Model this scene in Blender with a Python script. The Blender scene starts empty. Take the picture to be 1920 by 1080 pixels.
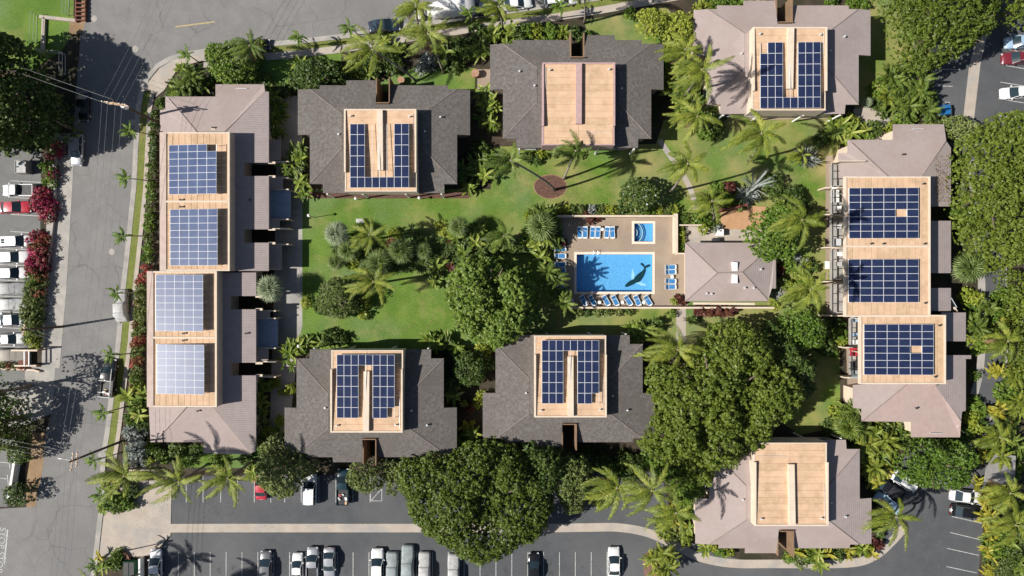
import bpy, bmesh, math, random
import numpy as np
from mathutils import Vector, Matrix, noise as mnoise

# ------------------------------------------------------------------ camera, sky, sun, exposure
HC = 108.0            # camera height above the ground
PXM = 12.0            # photo pixels per metre on the ground
scene = bpy.context.scene
col = scene.collection
cam_d = bpy.data.cameras.new('camera')
cam_d.sensor_width = 36
cam_d.lens = 36 * HC / 160.0
cam_d.clip_end = 3000
cam = bpy.data.objects.new('camera', cam_d)
cam.location = (0, 0, HC)
col.objects.link(cam)
scene.camera = cam
SUN_EL = math.radians(43.0)
SUN_DX, SUN_DY = -1.04, -0.165      # towards the sun in plan
SUN_STRENGTH, SKY_STRENGTH, EXPOSURE = 5.0, 0.05, 0.42
w = bpy.data.worlds.new('World'); scene.world = w; w.use_nodes = True
nt = w.node_tree
bg = nt.nodes['Background']
sky = nt.nodes.new('ShaderNodeTexSky'); sky.sky_type = 'NISHITA'; sky.sun_disc = False
sky.sun_elevation = SUN_EL
sky.sun_rotation = math.atan2(SUN_DX, SUN_DY)
nt.links.new(sky.outputs[0], bg.inputs[0]); bg.inputs[1].default_value = SKY_STRENGTH
sd = bpy.data.lights.new('sun', 'SUN'); sd.energy = SUN_STRENGTH; sd.angle = math.radians(0.5); sd.color = (1, .955, .89)
sun = bpy.data.objects.new('sun', sd); col.objects.link(sun)
tosun = Vector((SUN_DX, SUN_DY, 0)).normalized() * math.cos(SUN_EL) + Vector((0, 0, math.sin(SUN_EL)))
sun.rotation_euler = tosun.to_track_quat('Z', 'Y').to_euler()
sun.location = (0, 0, 60)
vs = scene.view_settings
vs.view_transform = 'Standard'; vs.look = 'None'; vs.exposure = EXPOSURE; vs.gamma = 1; vs.use_curve_mapping = False
scene.render.engine = 'CYCLES'
scene.cycles.max_bounces = 5; scene.cycles.transparent_max_bounces = 8
scene.cycles.diffuse_bounces = 2; scene.cycles.glossy_bounces = 2

# ------------------------------------------------------------------ helpers
RND = random.Random(7)
def P(u, v, z=0.0):
    """world point that stands at height z where the survey picture shows (u, v)"""
    k = (1 - z / HC) / PXM
    return ((u - 960) * k, (540 - v) * k, z)
def img(x, y, z=0.0):
    k = PXM / (1 - z / HC)
    return (960 + x * k, 540 - y * k)

def mesh_raw(name, verts, faces, smooth=False):
    me = bpy.data.meshes.new(name)
    me.from_pydata([tuple(v) for v in verts], [], [tuple(f) for f in faces])
    if smooth:
        me.polygons.foreach_set('use_smooth', [True] * len(me.polygons))
    me.update()
    return me
def mesh_np(name, V, F, mi=None):
    me = bpy.data.meshes.new(name)
    n, m, k = len(V), F.shape[0], F.shape[1]
    me.vertices.add(n); me.vertices.foreach_set('co', np.ascontiguousarray(V, dtype=np.float32).ravel())
    me.loops.add(m * k); me.loops.foreach_set('vertex_index', np.ascontiguousarray(F, dtype=np.int32).ravel())
    me.polygons.add(m)
    me.polygons.foreach_set('loop_start', np.arange(0, m * k, k, dtype=np.int32))
    if mi is not None: me.polygons.foreach_set('material_index', np.asarray(mi, dtype=np.int32))
    me.update(calc_edges=True)
    return me
def link(name, me, mats=None, parent=None, loc=None, rz=0.0):
    o = bpy.data.objects.new(name, me)
    if mats is not None and me is not None and not me.materials:
        for m in (mats if isinstance(mats, (list, tuple)) else [mats]): me.materials.append(m)
    if parent is not None: o.parent = parent
    if loc is not None: o.location = loc
    if rz: o.rotation_euler = (0, 0, rz)
    col.objects.link(o)
    return o
THINGS = []
def tag(o, label, cat, group=None):
    if label: o['label'] = label
    o['category'] = cat
    if group: o['group'] = group
    THINGS.append(o)
    return o
def empty(name, loc, label, cat, group=None, rz=0.0):
    o = bpy.data.objects.new(name, None); o.location = loc; o.rotation_euler = (0, 0, rz); o.empty_display_size = .3
    col.objects.link(o)
    return tag(o, label, cat, group)

class MB:
    """collects simple solids; build() links them as one mesh"""
    def __init__(s): s.v = []; s.f = []; s.mi = []
    def add(s, vs_, fs, mi=0):
        b = len(s.v); s.v += [tuple(p) for p in vs_]; s.f += [tuple(b + i for i in f) for f in fs]; s.mi += [mi] * len(fs)
    def box(s, x0, x1, y0, y1, z0, z1, mi=0):
        s.add([(x0, y0, z0), (x1, y0, z0), (x1, y1, z0), (x0, y1, z0), (x0, y0, z1), (x1, y0, z1), (x1, y1, z1), (x0, y1, z1)],
              [(3, 2, 1, 0), (4, 5, 6, 7), (0, 1, 5, 4), (1, 2, 6, 5), (2, 3, 7, 6), (3, 0, 4, 7)], mi)
    def obox(s, c, ax, hx, hy, z0, z1, mi=0):
        """box turned by angle ax about c"""
        ca, sa = math.cos(ax), math.sin(ax); p = []
        for z in (z0, z1):
            for a, b in ((-hx, -hy), (hx, -hy), (hx, hy), (-hx, hy)):
                p.append((c[0] + a * ca - b * sa, c[1] + a * sa + b * ca, z))
        s.add(p, [(3, 2, 1, 0), (4, 5, 6, 7), (0, 1, 5, 4), (1, 2, 6, 5), (2, 3, 7, 6), (3, 0, 4, 7)], mi)
    def slab(s, top, th, mi=0):
        """a (possibly sloping) polygon given as 3-D points, extruded down by th"""
        top = ccw(top); n = len(top)
        bot = [(p[0], p[1], p[2] - th) for p in top]
        s.add(top + bot, [tuple(range(n)), tuple(range(2 * n - 1, n - 1, -1))] +
              [(i, n + i, n + (i + 1) % n, (i + 1) % n) for i in range(n)], mi)
    def tube(s, pts, rad, n=6, mi=0, cap=True):
        pts = [Vector(p) for p in pts]
        if not isinstance(rad, (list, tuple)): rad = [rad] * len(pts)
        vs_ = []; fs = []
        for i, p in enumerate(pts):
            d = (pts[min(i + 1, len(pts) - 1)] - pts[max(i - 1, 0)]).normalized()
            a = d.cross(Vector((0.13, 0.31, 1)) if abs(d.z) < .9 else Vector((1, .1, 0))).normalized(); b = d.cross(a)
            for j in range(n):
                t = 2 * math.pi * j / n
                vs_.append(p + rad[i] * (a * math.cos(t) + b * math.sin(t)))
        for i in range(len(pts) - 1):
            for j in range(n):
                k = (j + 1) % n
                fs.append((i * n + j, i * n + k, (i + 1) * n + k, (i + 1) * n + j))
        if cap:
            fs.append(tuple(range(n - 1, -1, -1))); fs.append(tuple(range((len(pts) - 1) * n, len(pts) * n)))
        s.add(vs_, fs, mi)
    def mesh(s, name, smooth=False):
        me = mesh_raw(name, s.v, s.f, smooth)
        me.polygons.foreach_set('material_index', s.mi)
        bm = bmesh.new(); bm.from_mesh(me); bmesh.ops.recalc_face_normals(bm, faces=bm.faces); bm.to_mesh(me); bm.free()
        return me
    def build(s, name, mats, parent=None, loc=None, rz=0.0, smooth=False):
        return link(name, s.mesh(name, smooth), mats, parent, loc, rz)
def area2(p):
    return sum(p[i][0] * p[(i + 1) % len(p)][1] - p[(i + 1) % len(p)][0] * p[i][1] for i in range(len(p)))
def ccw(p):
    p = [tuple(q) for q in p]
    return p if area2(p) > 0 else p[::-1]
def offset_poly(p, d):
    """shrink a plan polygon by d (mitred)"""
    p = ccw(p); n = len(p); out = []
    for i in range(n):
        a, b, c = Vector(p[i - 1][:2]), Vector(p[i][:2]), Vector(p[(i + 1) % n][:2])
        e1 = (b - a).normalized(); e2 = (c - b).normalized()
        n1 = Vector((-e1.y, e1.x)); n2 = Vector((-e2.y, e2.x))
        m = (n1 + n2); L = m.length
        if L < .1: out.append(tuple(b + n1 * d)); continue
        m /= L; out.append(tuple(b + m * (d / max(.35, m.dot(n1)))))
    return out

# ------------------------------------------------------------------ materials
MATS = {}
def nodes_of(m):
    m.use_nodes = True; return m.node_tree, m.node_tree.nodes['Principled BSDF']
def surf(name, c1, c2=None, scale=1.0, rough=.85, bump=0.0, c3=None, s3=.12, f3=.5, spec=.3, metal=0.0, fine=None):
    """colour mottled between c1 and c2 (noise at 'scale' per metre), broad patches of c3, a fine grain"""
    if name in MATS: return MATS[name]
    m = bpy.data.materials.new(name); t, b = nodes_of(m); N, L = t.nodes, t.links
    b.inputs['Roughness'].default_value = rough; b.inputs['Metallic'].default_value = metal
    b.inputs['Specular IOR Level'].default_value = spec
    geo = N.new('ShaderNodeNewGeometry')
    def nz(s, d=3):
        n = N.new('ShaderNodeTexNoise'); n.inputs['Scale'].default_value = s; n.inputs['Detail'].default_value = d
        L.new(geo.outputs['Position'], n.inputs['Vector']); return n.outputs['Fac']
    def ramp(src, a, bb):
        r = N.new('ShaderNodeMapRange'); r.inputs[1].default_value = a; r.inputs[2].default_value = bb; L.new(src, r.inputs[0]); return r.outputs[0]
    def mix(f, a, bb):
        x = N.new('ShaderNodeMix'); x.data_type = 'RGBA'
        if isinstance(f, float): x.inputs['Factor'].default_value = f
        else: L.new(f, x.inputs['Factor'])
        for k, q in ((6, a), (7, bb)):
            if isinstance(q, tuple): x.inputs[k].default_value = (*q, 1)
            else: L.new(q, x.inputs[k])
        return x.outputs[2]
    out = c1
    if c2: out = mix(ramp(nz(scale), .35, .65), c1, c2)
    if c3: 
        f = ramp(nz(s3, 5), 1 - f3 - .12, 1 - f3 + .12); out = mix(f, out, c3)
    if fine:
        g = ramp(nz(fine[0], 2), .3, .7)
        x = N.new('ShaderNodeMix'); x.data_type = 'RGBA'; x.blend_type = 'MULTIPLY'; x.inputs['Factor'].default_value = fine[1]
        if isinstance(out, tuple): x.inputs[6].default_value = (*out, 1)
        else: L.new(out, x.inputs[6])
        L.new(g, x.inputs[7]); out = x.outputs[2]
    if isinstance(out, tuple): b.inputs['Base Color'].default_value = (*out, 1)
    else: L.new(out, b.inputs['Base Color'])
    if bump:
        bn = N.new('ShaderNodeBump'); bn.inputs['Strength'].default_value = bump; bn.inputs['Distance'].default_value = .03
        L.new(nz(max(scale, 6) * 2), bn.inputs['Height']); L.new(bn.outputs[0], b.inputs['Normal'])
    MATS[name] = m; return m
def leafmat(name, cols, trans=.25, rough=.5):
    if name in MATS: return MATS[name]
    m = bpy.data.materials.new(name); t, b = nodes_of(m); N, L = t.nodes, t.links
    geo = N.new('ShaderNodeNewGeometry'); oi = N.new('ShaderNodeObjectInfo')
    r = N.new('ShaderNodeValToRGB'); r.color_ramp.interpolation = 'LINEAR'
    el = r.color_ramp.elements
    while len(el) < len(cols): el.new(.5)
    for i, c in enumerate(cols):
        el[i].position = i / (len(cols) - 1); el[i].color = (*c, 1)
    nz = N.new('ShaderNodeTexNoise'); nz.inputs['Scale'].default_value = .38; nz.inputs['Detail'].default_value = 4; L.new(geo.outputs['Position'], nz.inputs['Vector'])
    a = N.new('ShaderNodeMath'); a.operation = 'MULTIPLY'; a.inputs[1].default_value = .62; L.new(geo.outputs['Random Per Island'], a.inputs[0])
    c = N.new('ShaderNodeMath'); c.operation = 'MULTIPLY_ADD'; c.inputs[1].default_value = .6; L.new(nz.outputs['Fac'], c.inputs[0]); L.new(a.outputs[0], c.inputs[2])
    d = N.new('ShaderNodeMath'); d.operation = 'MULTIPLY_ADD'; d.inputs[1].default_value = .3; L.new(oi.outputs['Random'], d.inputs[0]); L.new(c.outputs[0], d.inputs[2])
    e = N.new('ShaderNodeMath'); e.operation = 'SUBTRACT'; e.inputs[1].default_value = .25; L.new(d.outputs[0], e.inputs[0])
    L.new(e.outputs[0], r.inputs[0])
    L.new(r.outputs[0], b.inputs['Base Color']); b.inputs['Roughness'].default_value = rough; b.inputs['Specular IOR Level'].default_value = .35
    tr = N.new('ShaderNodeBsdfTranslucent'); L.new(r.outputs[0], tr.inputs[0])
    mx = N.new('ShaderNodeMixShader'); mx.inputs[0].default_value = trans
    L.new(b.outputs[0], mx.inputs[1]); L.new(tr.outputs[0], mx.inputs[2]); L.new(mx.outputs[0], N['Material Output'].inputs[0])
    MATS[name] = m; return m
def paint(name, c, rough=.35, metal=0.0, coat=.6):
    if name in MATS: return MATS[name]
    m = bpy.data.materials.new(name); t, b = nodes_of(m)
    b.inputs['Base Color'].default_value = (*c, 1); b.inputs['Roughness'].default_value = rough; b.inputs['Metallic'].default_value = metal
    b.inputs['Coat Weight'].default_value = coat; b.inputs['Coat Roughness'].default_value = .12
    nz = t.nodes.new('ShaderNodeTexNoise'); nz.inputs['Scale'].default_value = 3; nz.inputs['Detail'].default_value = 6
    mr = t.nodes.new('ShaderNodeMapRange'); mr.inputs[3].default_value = rough * .8; mr.inputs[4].default_value = min(1, rough * 1.4)
    t.links.new(nz.outputs[0], mr.inputs[0]); t.links.new(mr.outputs[0], b.inputs['Roughness'])
    MATS[name] = m; return m

M_soil = surf('soil', (.055, .042, .028), (.09, .068, .045), .9, c3=(.035, .04, .018), s3=.25, f3=.45, fine=(7, .5), bump=.6)
M_dirt = surf('dirt', (.27, .17, .09), (.36, .25, .15), .8, c3=(.2, .13, .07), s3=.4, f3=.4, fine=(8, .3), bump=.4)
M_mulch = surf('mulch', (.12, .062, .045), (.17, .09, .065), 3, fine=(12, .5), bump=.6)
M_grass_w = None
def road_mat(name, c1, c2, crack=.6, cs=.16, patch=(.2, .2, .2)):
    m = surf(name, c1, c2, .5, rough=.9, c3=patch, s3=.06, f3=.42, fine=(9, .22), bump=.15)
    t = m.node_tree; N, L = t.nodes, t.links; b = N['Principled BSDF']
    src = b.inputs['Base Color'].links[0].from_socket
    geo = N.new('ShaderNodeNewGeometry')
    wn = N.new('ShaderNodeTexNoise'); wn.inputs['Scale'].default_value = .35; wn.inputs['Detail'].default_value = 4
    L.new(geo.outputs['Position'], wn.inputs['Vector'])
    va = N.new('ShaderNodeVectorMath'); va.operation = 'MULTIPLY_ADD'; va.inputs[1].default_value = (3, 3, 3)
    L.new(wn.outputs['Color'], va.inputs[0]); L.new(geo.outputs['Position'], va.inputs[2])
    fl = N.new('ShaderNodeVectorMath'); fl.operation = 'MULTIPLY'; fl.inputs[1].default_value = (1, 1, 0); L.new(va.outputs[0], fl.inputs[0])
    vo = N.new('ShaderNodeTexVoronoi'); vo.feature = 'DISTANCE_TO_EDGE'; vo.inputs['Scale'].default_value = cs; L.new(fl.outputs[0], vo.inputs['Vector'])
    mr = N.new('ShaderNodeMapRange'); mr.inputs[1].default_value = 0; mr.inputs[2].default_value = cs * .11; mr.inputs[3].default_value = crack; mr.inputs[4].default_value = 0
    L.new(vo.outputs['Distance'], mr.inputs[0])
    # cracks fade in and out
    n2 = N.new('ShaderNodeTexNoise'); n2.inputs['Scale'].default_value = .12; L.new(geo.outputs['Position'], n2.inputs['Vector'])
    m2 = N.new('ShaderNodeMapRange'); m2.inputs[1].default_value = .4; m2.inputs[2].default_value = .6; L.new(n2.outputs[0], m2.inputs[0])
    mu = N.new('ShaderNodeMath'); mu.operation = 'MULTIPLY'; L.new(mr.outputs[0], mu.inputs[0]); L.new(m2.outputs[0], mu.inputs[1])
    x = N.new('ShaderNodeMix'); x.data_type = 'RGBA'; L.new(mu.outputs[0], x.inputs['Factor']); L.new(src, x.inputs[6]); x.inputs[7].default_value = (.05, .05, .05, 1)
    L.new(x.outputs[2], b.inputs['Base Color'])
    return m
M_road = road_mat('old_asphalt', (.205, .199, .192), (.235, .228, .22), crack=.45, patch=(.185, .18, .178))
M_lot = road_mat('lot_asphalt', (.082, .086, .092), (.096, .1, .106), crack=.2, cs=.1, patch=(.128, .13, .134))
M_lotW = road_mat('grey_lot_asphalt', (.15, .15, .15), (.18, .18, .178), crack=.5, cs=.2, patch=(.21, .21, .2))
M_conc = surf('concrete', (.4, .34, .285), (.46, .4, .335), .5, c3=(.33, .315, .3), s3=.3, f3=.4, fine=(10, .15))
M_concg = surf('grey_concrete', (.36, .34, .31), (.43, .4, .36), .9, c3=(.3, .29, .27), s3=.35, f3=.45, fine=(10, .2))
M_deck = surf('pool_deck_concrete', (.33, .255, .19), (.38, .3, .225), .6, c3=(.29, .23, .18), s3=.3, f3=.45, fine=(10, .15))
M_white = surf('white_paint', (.78, .77, .74), (.7, .69, .66), 2, rough=.6)
M_line = surf('road_marking', (.62, .62, .6), (.4, .4, .39), 3.5, rough=.8, fine=(14, .35))
M_yel = surf('yellow_marking', (.55, .42, .2), (.42, .35, .22), 3, rough=.8, fine=(12, .35))
M_cream = surf('cream_wall', (.62, .51, .40), (.68, .57, .45), 1.2, fine=(9, .08))
M_tan = surf('tan_membrane', (.6, .405, .262), (.67, .465, .308), .8, c3=(.49, .335, .215), s3=.6, f3=.38, fine=(11, .18))
M_tan2 = surf('weathered_tan_membrane', (.5, .34, .21), (.6, .42, .27), 1.6, c3=(.45, .3, .18), s3=.7, f3=.25, fine=(11, .15))
M_tanS = surf('seam', (.36, .22, .13), (.5, .32, .2), 3)
M_wallbox = surf('pinkish_stucco', (.48, .37, .32), (.54, .43, .37), 1.2, fine=(9, .1))
M_brownwall = surf('brown_stucco', (.2, .13, .08), (.25, .16, .1), 1.0, fine=(9, .1))
M_glass = paint('dark_glass', (.02, .025, .03), .06, 0, 1)
M_alu = paint('aluminium', (.75, .76, .78), .3, .3, 0)
M_frame = surf('panel_frame', (.66, .67, .69), (.72, .73, .75), 2, rough=.65)
M_litter = leafmat('dry_leaf', [(.1, .055, .03), (.2, .12, .06), (.33, .24, .1), (.42, .36, .16)], .1)
M_dead = leafmat('dead_frond', [(.09, .055, .03), (.16, .1, .055), (.25, .17, .09), (.3, .22, .12)], .1)
M_dark = surf('dark_metal', (.03, .03, .032), (.045, .045, .05), 3, rough=.5)
M_wood = surf('pole_wood', (.075, .05, .035), (.11, .075, .05), 4, fine=(14, .3))
M_bark = surf('bark', (.16, .12, .09), (.24, .19, .15), 5, fine=(12, .35), bump=.6)
M_palmbark = surf('palm_bark', (.27, .23, .19), (.36, .31, .26), 4, fine=(16, .4), bump=.5)

def lawn_mat():
    m = surf('lawn', (.095, .185, .018), (.15, .245, .035), .28, c3=(.15, .235, .085), s3=.1, f3=.42, fine=(6, .42), bump=.5)
    t = m.node_tree; N, L = t.nodes, t.links; b = N['Principled BSDF']; src = b.inputs['Base Color'].links[0].from_socket
    geo = N.new('ShaderNodeNewGeometry'); sp = N.new('ShaderNodeSeparateXYZ'); L.new(geo.outputs['Position'], sp.inputs[0])
    mx = N.new('ShaderNodeMapRange'); mx.inputs[1].default_value = -18; mx.inputs[2].default_value = 22; L.new(sp.outputs['X'], mx.inputs[0])
    n = N.new('ShaderNodeTexNoise'); n.inputs['Scale'].default_value = .17; n.inputs['Detail'].default_value = 8; n.inputs['Roughness'].default_value = .62; L.new(geo.outputs['Position'], n.inputs['Vector'])
    a = N.new('ShaderNodeMath'); a.operation = 'MULTIPLY_ADD'; a.inputs[1].default_value = .15; L.new(mx.outputs[0], a.inputs[0]); L.new(n.outputs[0], a.inputs[2])
    r = N.new('ShaderNodeMapRange'); r.inputs[1].default_value = .52; r.inputs[2].default_value = .84; r.inputs[4].default_value = .85; L.new(a.outputs[0], r.inputs[0])
    x = N.new('ShaderNodeMix'); x.data_type = 'RGBA'; L.new(r.outputs[0], x.inputs['Factor']); L.new(src, x.inputs[6]); x.inputs[7].default_value = (.33, .27, .11, 1)
    L.new(x.outputs[2], b.inputs['Base Color']); return m
M_lawn = lawn_mat()
M_verge = surf('verge_grass', (.15, .19, .035), (.2, .22, .05), .9, c3=(.27, .22, .09), s3=.3, f3=.3, fine=(7, .4), bump=.5)

def roof_mat(name, c1, c2, c3, axis=None, pitch=.33):
    pale = c1[0] > .25
    m = surf(name, c1, c2, 1.4 if pale else 2.2, rough=.9, c3=c3, s3=.25, f3=.4, fine=(9, .1) if pale else (5.5, .3), bump=.25 if pale else .5)
    if axis is not None:
        t = m.node_tree; N, L = t.nodes, t.links; b = N['Principled BSDF']; src = b.inputs['Base Color'].links[0].from_socket
        geo = N.new('ShaderNodeNewGeometry'); sp = N.new('ShaderNodeSeparateXYZ'); L.new(geo.outputs['Position'], sp.inputs[0])
        a = N.new('ShaderNodeMath'); a.operation = 'DIVIDE'; a.inputs[1].default_value = pitch; L.new(sp.outputs['XY'[axis]], a.inputs[0])
        f = N.new('ShaderNodeMath'); f.operation = 'FRACT'; L.new(a.outputs[0], f.inputs[0])
        r = N.new('ShaderNodeMapRange'); r.inputs[1].default_value = 0; r.inputs[2].default_value = .3; r.inputs[3].default_value = .55; r.inputs[4].default_value = 1; L.new(f.outputs[0], r.inputs[0])
        x = N.new('ShaderNodeMix'); x.data_type = 'RGBA'; x.blend_type = 'MULTIPLY'; x.inputs['Factor'].default_value = .75; L.new(src, x.inputs[6]); L.new(r.outputs[0], x.inputs[7])
        L.new(x.outputs[2], b.inputs['Base Color'])
    return m
M_shingle = roof_mat('dark_shingle', (.125, .112, .104), (.18, .163, .152), (.135, .12, .108))
M_pale = roof_mat('pale_tile', (.35, .287, .268), (.375, .31, .29), (.33, .265, .24))
M_paleR = roof_mat('pale_tile_courses', (.35, .295, .28), (.385, .325, .31), (.33, .28, .265), axis=0)
M_paleRy = roof_mat('pale_tile_courses_cross', (.35, .295, .28), (.385, .325, .31), (.33, .28, .265), axis=1)
M_ridge = surf('ridge_cap', (.2, .165, .15), (.27, .22, .2), 3)
M_fascia = surf('fascia', (.3, .24, .2), (.34, .28, .24), 2)
# ------------------------------------------------------------------ the ground and everything flat on it
def sheet(name, pts, z, m, kind='structure'):
    p = ccw([P(u, v, 0) for u, v in pts]); me = mesh_raw(name, [(x, y, z) for x, y, _ in p], [tuple(range(len(p)))])
    o = link(name, me, m); o['kind'] = kind; return o
def raised(name, pts, z, m, th=None):
    mb = MB(); mb.slab([(*P(u, v, 0)[:2], z) for u, v in pts], th or z + .02); o = mb.build(name, m); o['kind'] = 'structure'; return o
def band(pts_, wd):
    """polygon of a band of width wd (px) along a polyline"""
    L_, R_ = [], []
    for i, p in enumerate(pts_):
        a = Vector(pts_[max(i - 1, 0)]); b = Vector(pts_[min(i + 1, len(pts_) - 1)]); d = (b - a).normalized(); n = Vector((-d.y, d.x)) * wd / 2
        L_.append(tuple(Vector(p) + n)); R_.append(tuple(Vector(p) - n))
    return L_ + R_[::-1]
def smooth(pts_, n=5):
    """Catmull-Rom through points"""
    out = []
    q = [pts_[0]] + list(pts_) + [pts_[-1]]
    for i in range(1, len(q) - 2):
        for k in range(n):
            t = k / n; p0, p1, p2, p3 = [np.array(a, float) for a in q[i - 1:i + 3]]
            out.append(tuple(.5 * ((2 * p1) + (-p0 + p2) * t + (2 * p0 - 5 * p1 + 4 * p2 - p3) * t * t + (-p0 + 3 * p1 - 3 * p2 + p3) * t ** 3)))
    out.append(tuple(pts_[-1])); return out

def holed(name, outer, holes, z, m):
    bm = bmesh.new(); es = []
    for ring in [outer] + holes:
        vs_ = [bm.verts.new((*P(u, v)[:2], z)) for u, v in ring]
        es += [bm.edges.new((vs_[i], vs_[(i + 1) % len(vs_)])) for i in range(len(vs_))]
    bmesh.ops.triangle_fill(bm, use_beauty=True, use_dissolve=False, edges=es, normal=(0, 0, 1))
    for f in bm.faces:
        if f.normal.z < 0: f.normal_flip()
    me = bpy.data.meshes.new(name); bm.to_mesh(me); bm.free()
    o = link(name, me, m); o['kind'] = 'structure'; return o
def ring(p, d):
    (x0, y0), (x1, y1) = p[0], p[2]; return [(x0 - d, y0 - d), (x1 + d, y0 - d), (x1 + d, y1 + d), (x0 - d, y1 + d)]
POOL = [(1081, 477), (1223, 477), (1223, 547), (1081, 547)]
SPA = [(1189, 419), (1224, 419), (1224, 453), (1189, 453)]
HOLES = [ring(POOL, 4.5), ring(SPA, 4)]
holed('ground', [(-9840, -10260), (11760, -10260), (11760, 11340), (-9840, 11340)], HOLES, 0, M_soil)

STREET_E = [(172, 1300), (178, 1080), (186, 1010), (193, 950), (196, 860), (204, 810), (211, 752), (225, 640), (234, 540), (244, 450), (254, 350), (258, 270), (262, 205), (268, 172), (278, 148), (296, 126), (320, 112), (350, 104), (382, 99), (430, 93), (484, 87), (555, 81), (640, 71), (687, 64), (742, 54), (855, 38), (905, 30), (960, 23), (1085, 5), (1122, -1), (1400, -50), (2200, -190)]
sheet('street', [(150, -700), (168, -10), (152, 60), (142, 180), (133, 300), (127, 400), (118, 540), (103, 690), (98, 770), (86, 812), (80, 880), (66, 950), (-20, 955), (-900, 960), (-900, 1300)] + STREET_E + [(2200, -330), (1400, -185), (960, -110), (560, -62), (420, -80), (370, -140), (360, -700)], .030, M_road)
sheet('lawn', [(362, -700), (2300, -700), (2300, -350), (1400, -189), (960, -114), (560, -66), (420, -84), (373, -143)], .020, M_lawn)
kerbline = [p for p in STREET_E if p[0] < 1500][1:]
kb = band(kerbline, 5)
raised('kerb', kb, .13, M_concg)
gut = [(p[0] - 4.5, p[1]) if p[1] > 150 else (p[0] - 1, p[1] - 4) for p in kerbline]
sheet('gutter', band(gut, 6), .036, M_concg)
# west verge, pavement
def wv(a, b):   # strip at offset a..b px east of the kerb between y=170 and 880
    ks = [p for p in STREET_E if 150 < p[1] < 900][::-1]
    return [(x + a, y) for x, y in ks] + [(x + b, y) for x, y in ks[::-1]]
raised('grass_verge', wv(3, 15), .10, M_verge)
raised('pavement', wv(15.2, 23), .11, M_conc)
raised('pavement', [(268, 170), (285, 146), (300, 128), (322, 114), (352, 106), (384, 101), (384, 113), (355, 121), (330, 135), (308, 170), (293, 182), (292, 172)], .11, M_conc)
nk = [p for p in STREET_E if 380 < p[0] < 1500]
def nv(a, b): return [(x, y + a) for x, y in nk] + [(x, y + b) for x, y in nk[::-1]]
raised('grass_verge', nv(3, 14), .10, M_verge)
raised('pavement', nv(14.2, 28), .11, M_conc)
sheet('driveway', [(190, 952), (200, 903), (322, 900), (320, 1003), (285, 1042), (184, 1046), (186, 1000)], .042, M_conc)
sheet('lawn', [(-700, -400), (142, -400), (138, 62), (115, 96), (62, 130), (-700, 130)], .02, M_lawn)
sheet('dirt_strip', [(142, -60), (172, -60), (166, 20), (154, 62), (128, 66), (132, 40), (142, 36)], .034, M_dirt)
sheet('dirt_strip', [(58, 810), (86, 812), (80, 880), (66, 950), (50, 952), (48, 880)], .034, M_dirt)
holed('lawn', [(552, 362), (600, 355), (920, 355), (925, 275), (1230, 270), (1245, 225), (1330, 205), (1560, 205), (1575, 300), (1575, 800), (1500, 815), (1230, 640), (560, 665), (556, 500)], HOLES, .020, M_lawn)
sheet('lawn', [(1600, -40), (1760, -40), (1745, 120), (1680, 180), (1690, 225), (1600, 235), (1612, 100)], .020, M_lawn)
sheet('lawn', [(780, 125), (892, 128), (890, 172), (700, 172), (720, 150)], .020, M_lawn)
sheet('lawn', [(1095, 38), (1250, 14), (1290, 60), (1210, 90), (1100, 60)], .020, M_lawn)
sheet('lawn', [(340, 835), (490, 835), (490, 878), (330, 876)], .020, M_lawn)
sheet('lawn', [(400, 110), (640, 100), (640, 170), (480, 160), (400, 150)], .020, M_lawn)
sheet('lawn', [(500, 820), (720, 860), (720, 890), (480, 890)], .020, M_soil)
sheet('footpath', band(smooth([(1236, 262), (1250, 283), (1270, 312), (1290, 345), (1300, 372), (1305, 400)]), 10), .034, M_conc)
sheet('footpath', [(1268, 577), (1286, 577), (1286, 640), (1268, 640)], .034, M_conc)
sheet('footpath', [(520, 180), (567, 180), (567, 610), (560, 640), (540, 830), (505, 830), (515, 500)], .026, M_concg)
sheet('footpath', [(1600, 205), (1650, 195), (1672, 232), (1650, 262), (1612, 262)], .026, M_conc)
sheet('mulch_bed', [(1032 + 30 * math.cos(t / 14 * math.pi), 350 + 21.5 * math.sin(t / 14 * math.pi)) for t in range(28)], .034, M_mulch)
sheet('mulch_ring', [(1032 + 32 * math.cos(t / 14 * math.pi), 350 + 23.5 * math.sin(t / 14 * math.pi)) for t in range(28)], .028, M_dirt)
sheet('patio', [(575, 360), (880, 360), (880, 372), (575, 372)], .030, M_mulch)
sheet('patio', [(1380, 205), (1560, 205), (1560, 222), (1380, 226)], .030, M_deck)
sheet('patio', [(1548, 292), (1600, 292), (1600, 560), (1625, 560), (1625, 770), (1590, 770), (1585, 600), (1548, 600)], .036, M_deck)
sheet('patio', [(895, 130), (925, 130), (925, 200), (895, 200)], .030, M_deck)
# lower car park
sheet('car_park', [(250, 1300), (282, 1060), (285, 1044), (322, 1004), (322, 893), (1240, 885), (1262, 990), (1320, 1030), (1400, 1052), (1600, 1050), (1640, 1030), (1650, 1000), (1640, 880), (1720, 840), (1800, 830), (1850, 790), (1872, 744), (1890, 700), (1862, 850), (1850, 900), (1842, 1000), (1834, 1080), (1820, 1300)], .038, M_lot)
sheet('concrete_strip', band(smooth([(186, 991), (400, 990), (700, 990), (1000, 990), (1100, 989), (1160, 989), (1215, 999), (1262, 1020), (1310, 1044), (1370, 1056), (1450, 1057), (1590, 1056), (1640, 1042), (1672, 1015), (1694, 990)]), 16), .046, M_conc)
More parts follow.
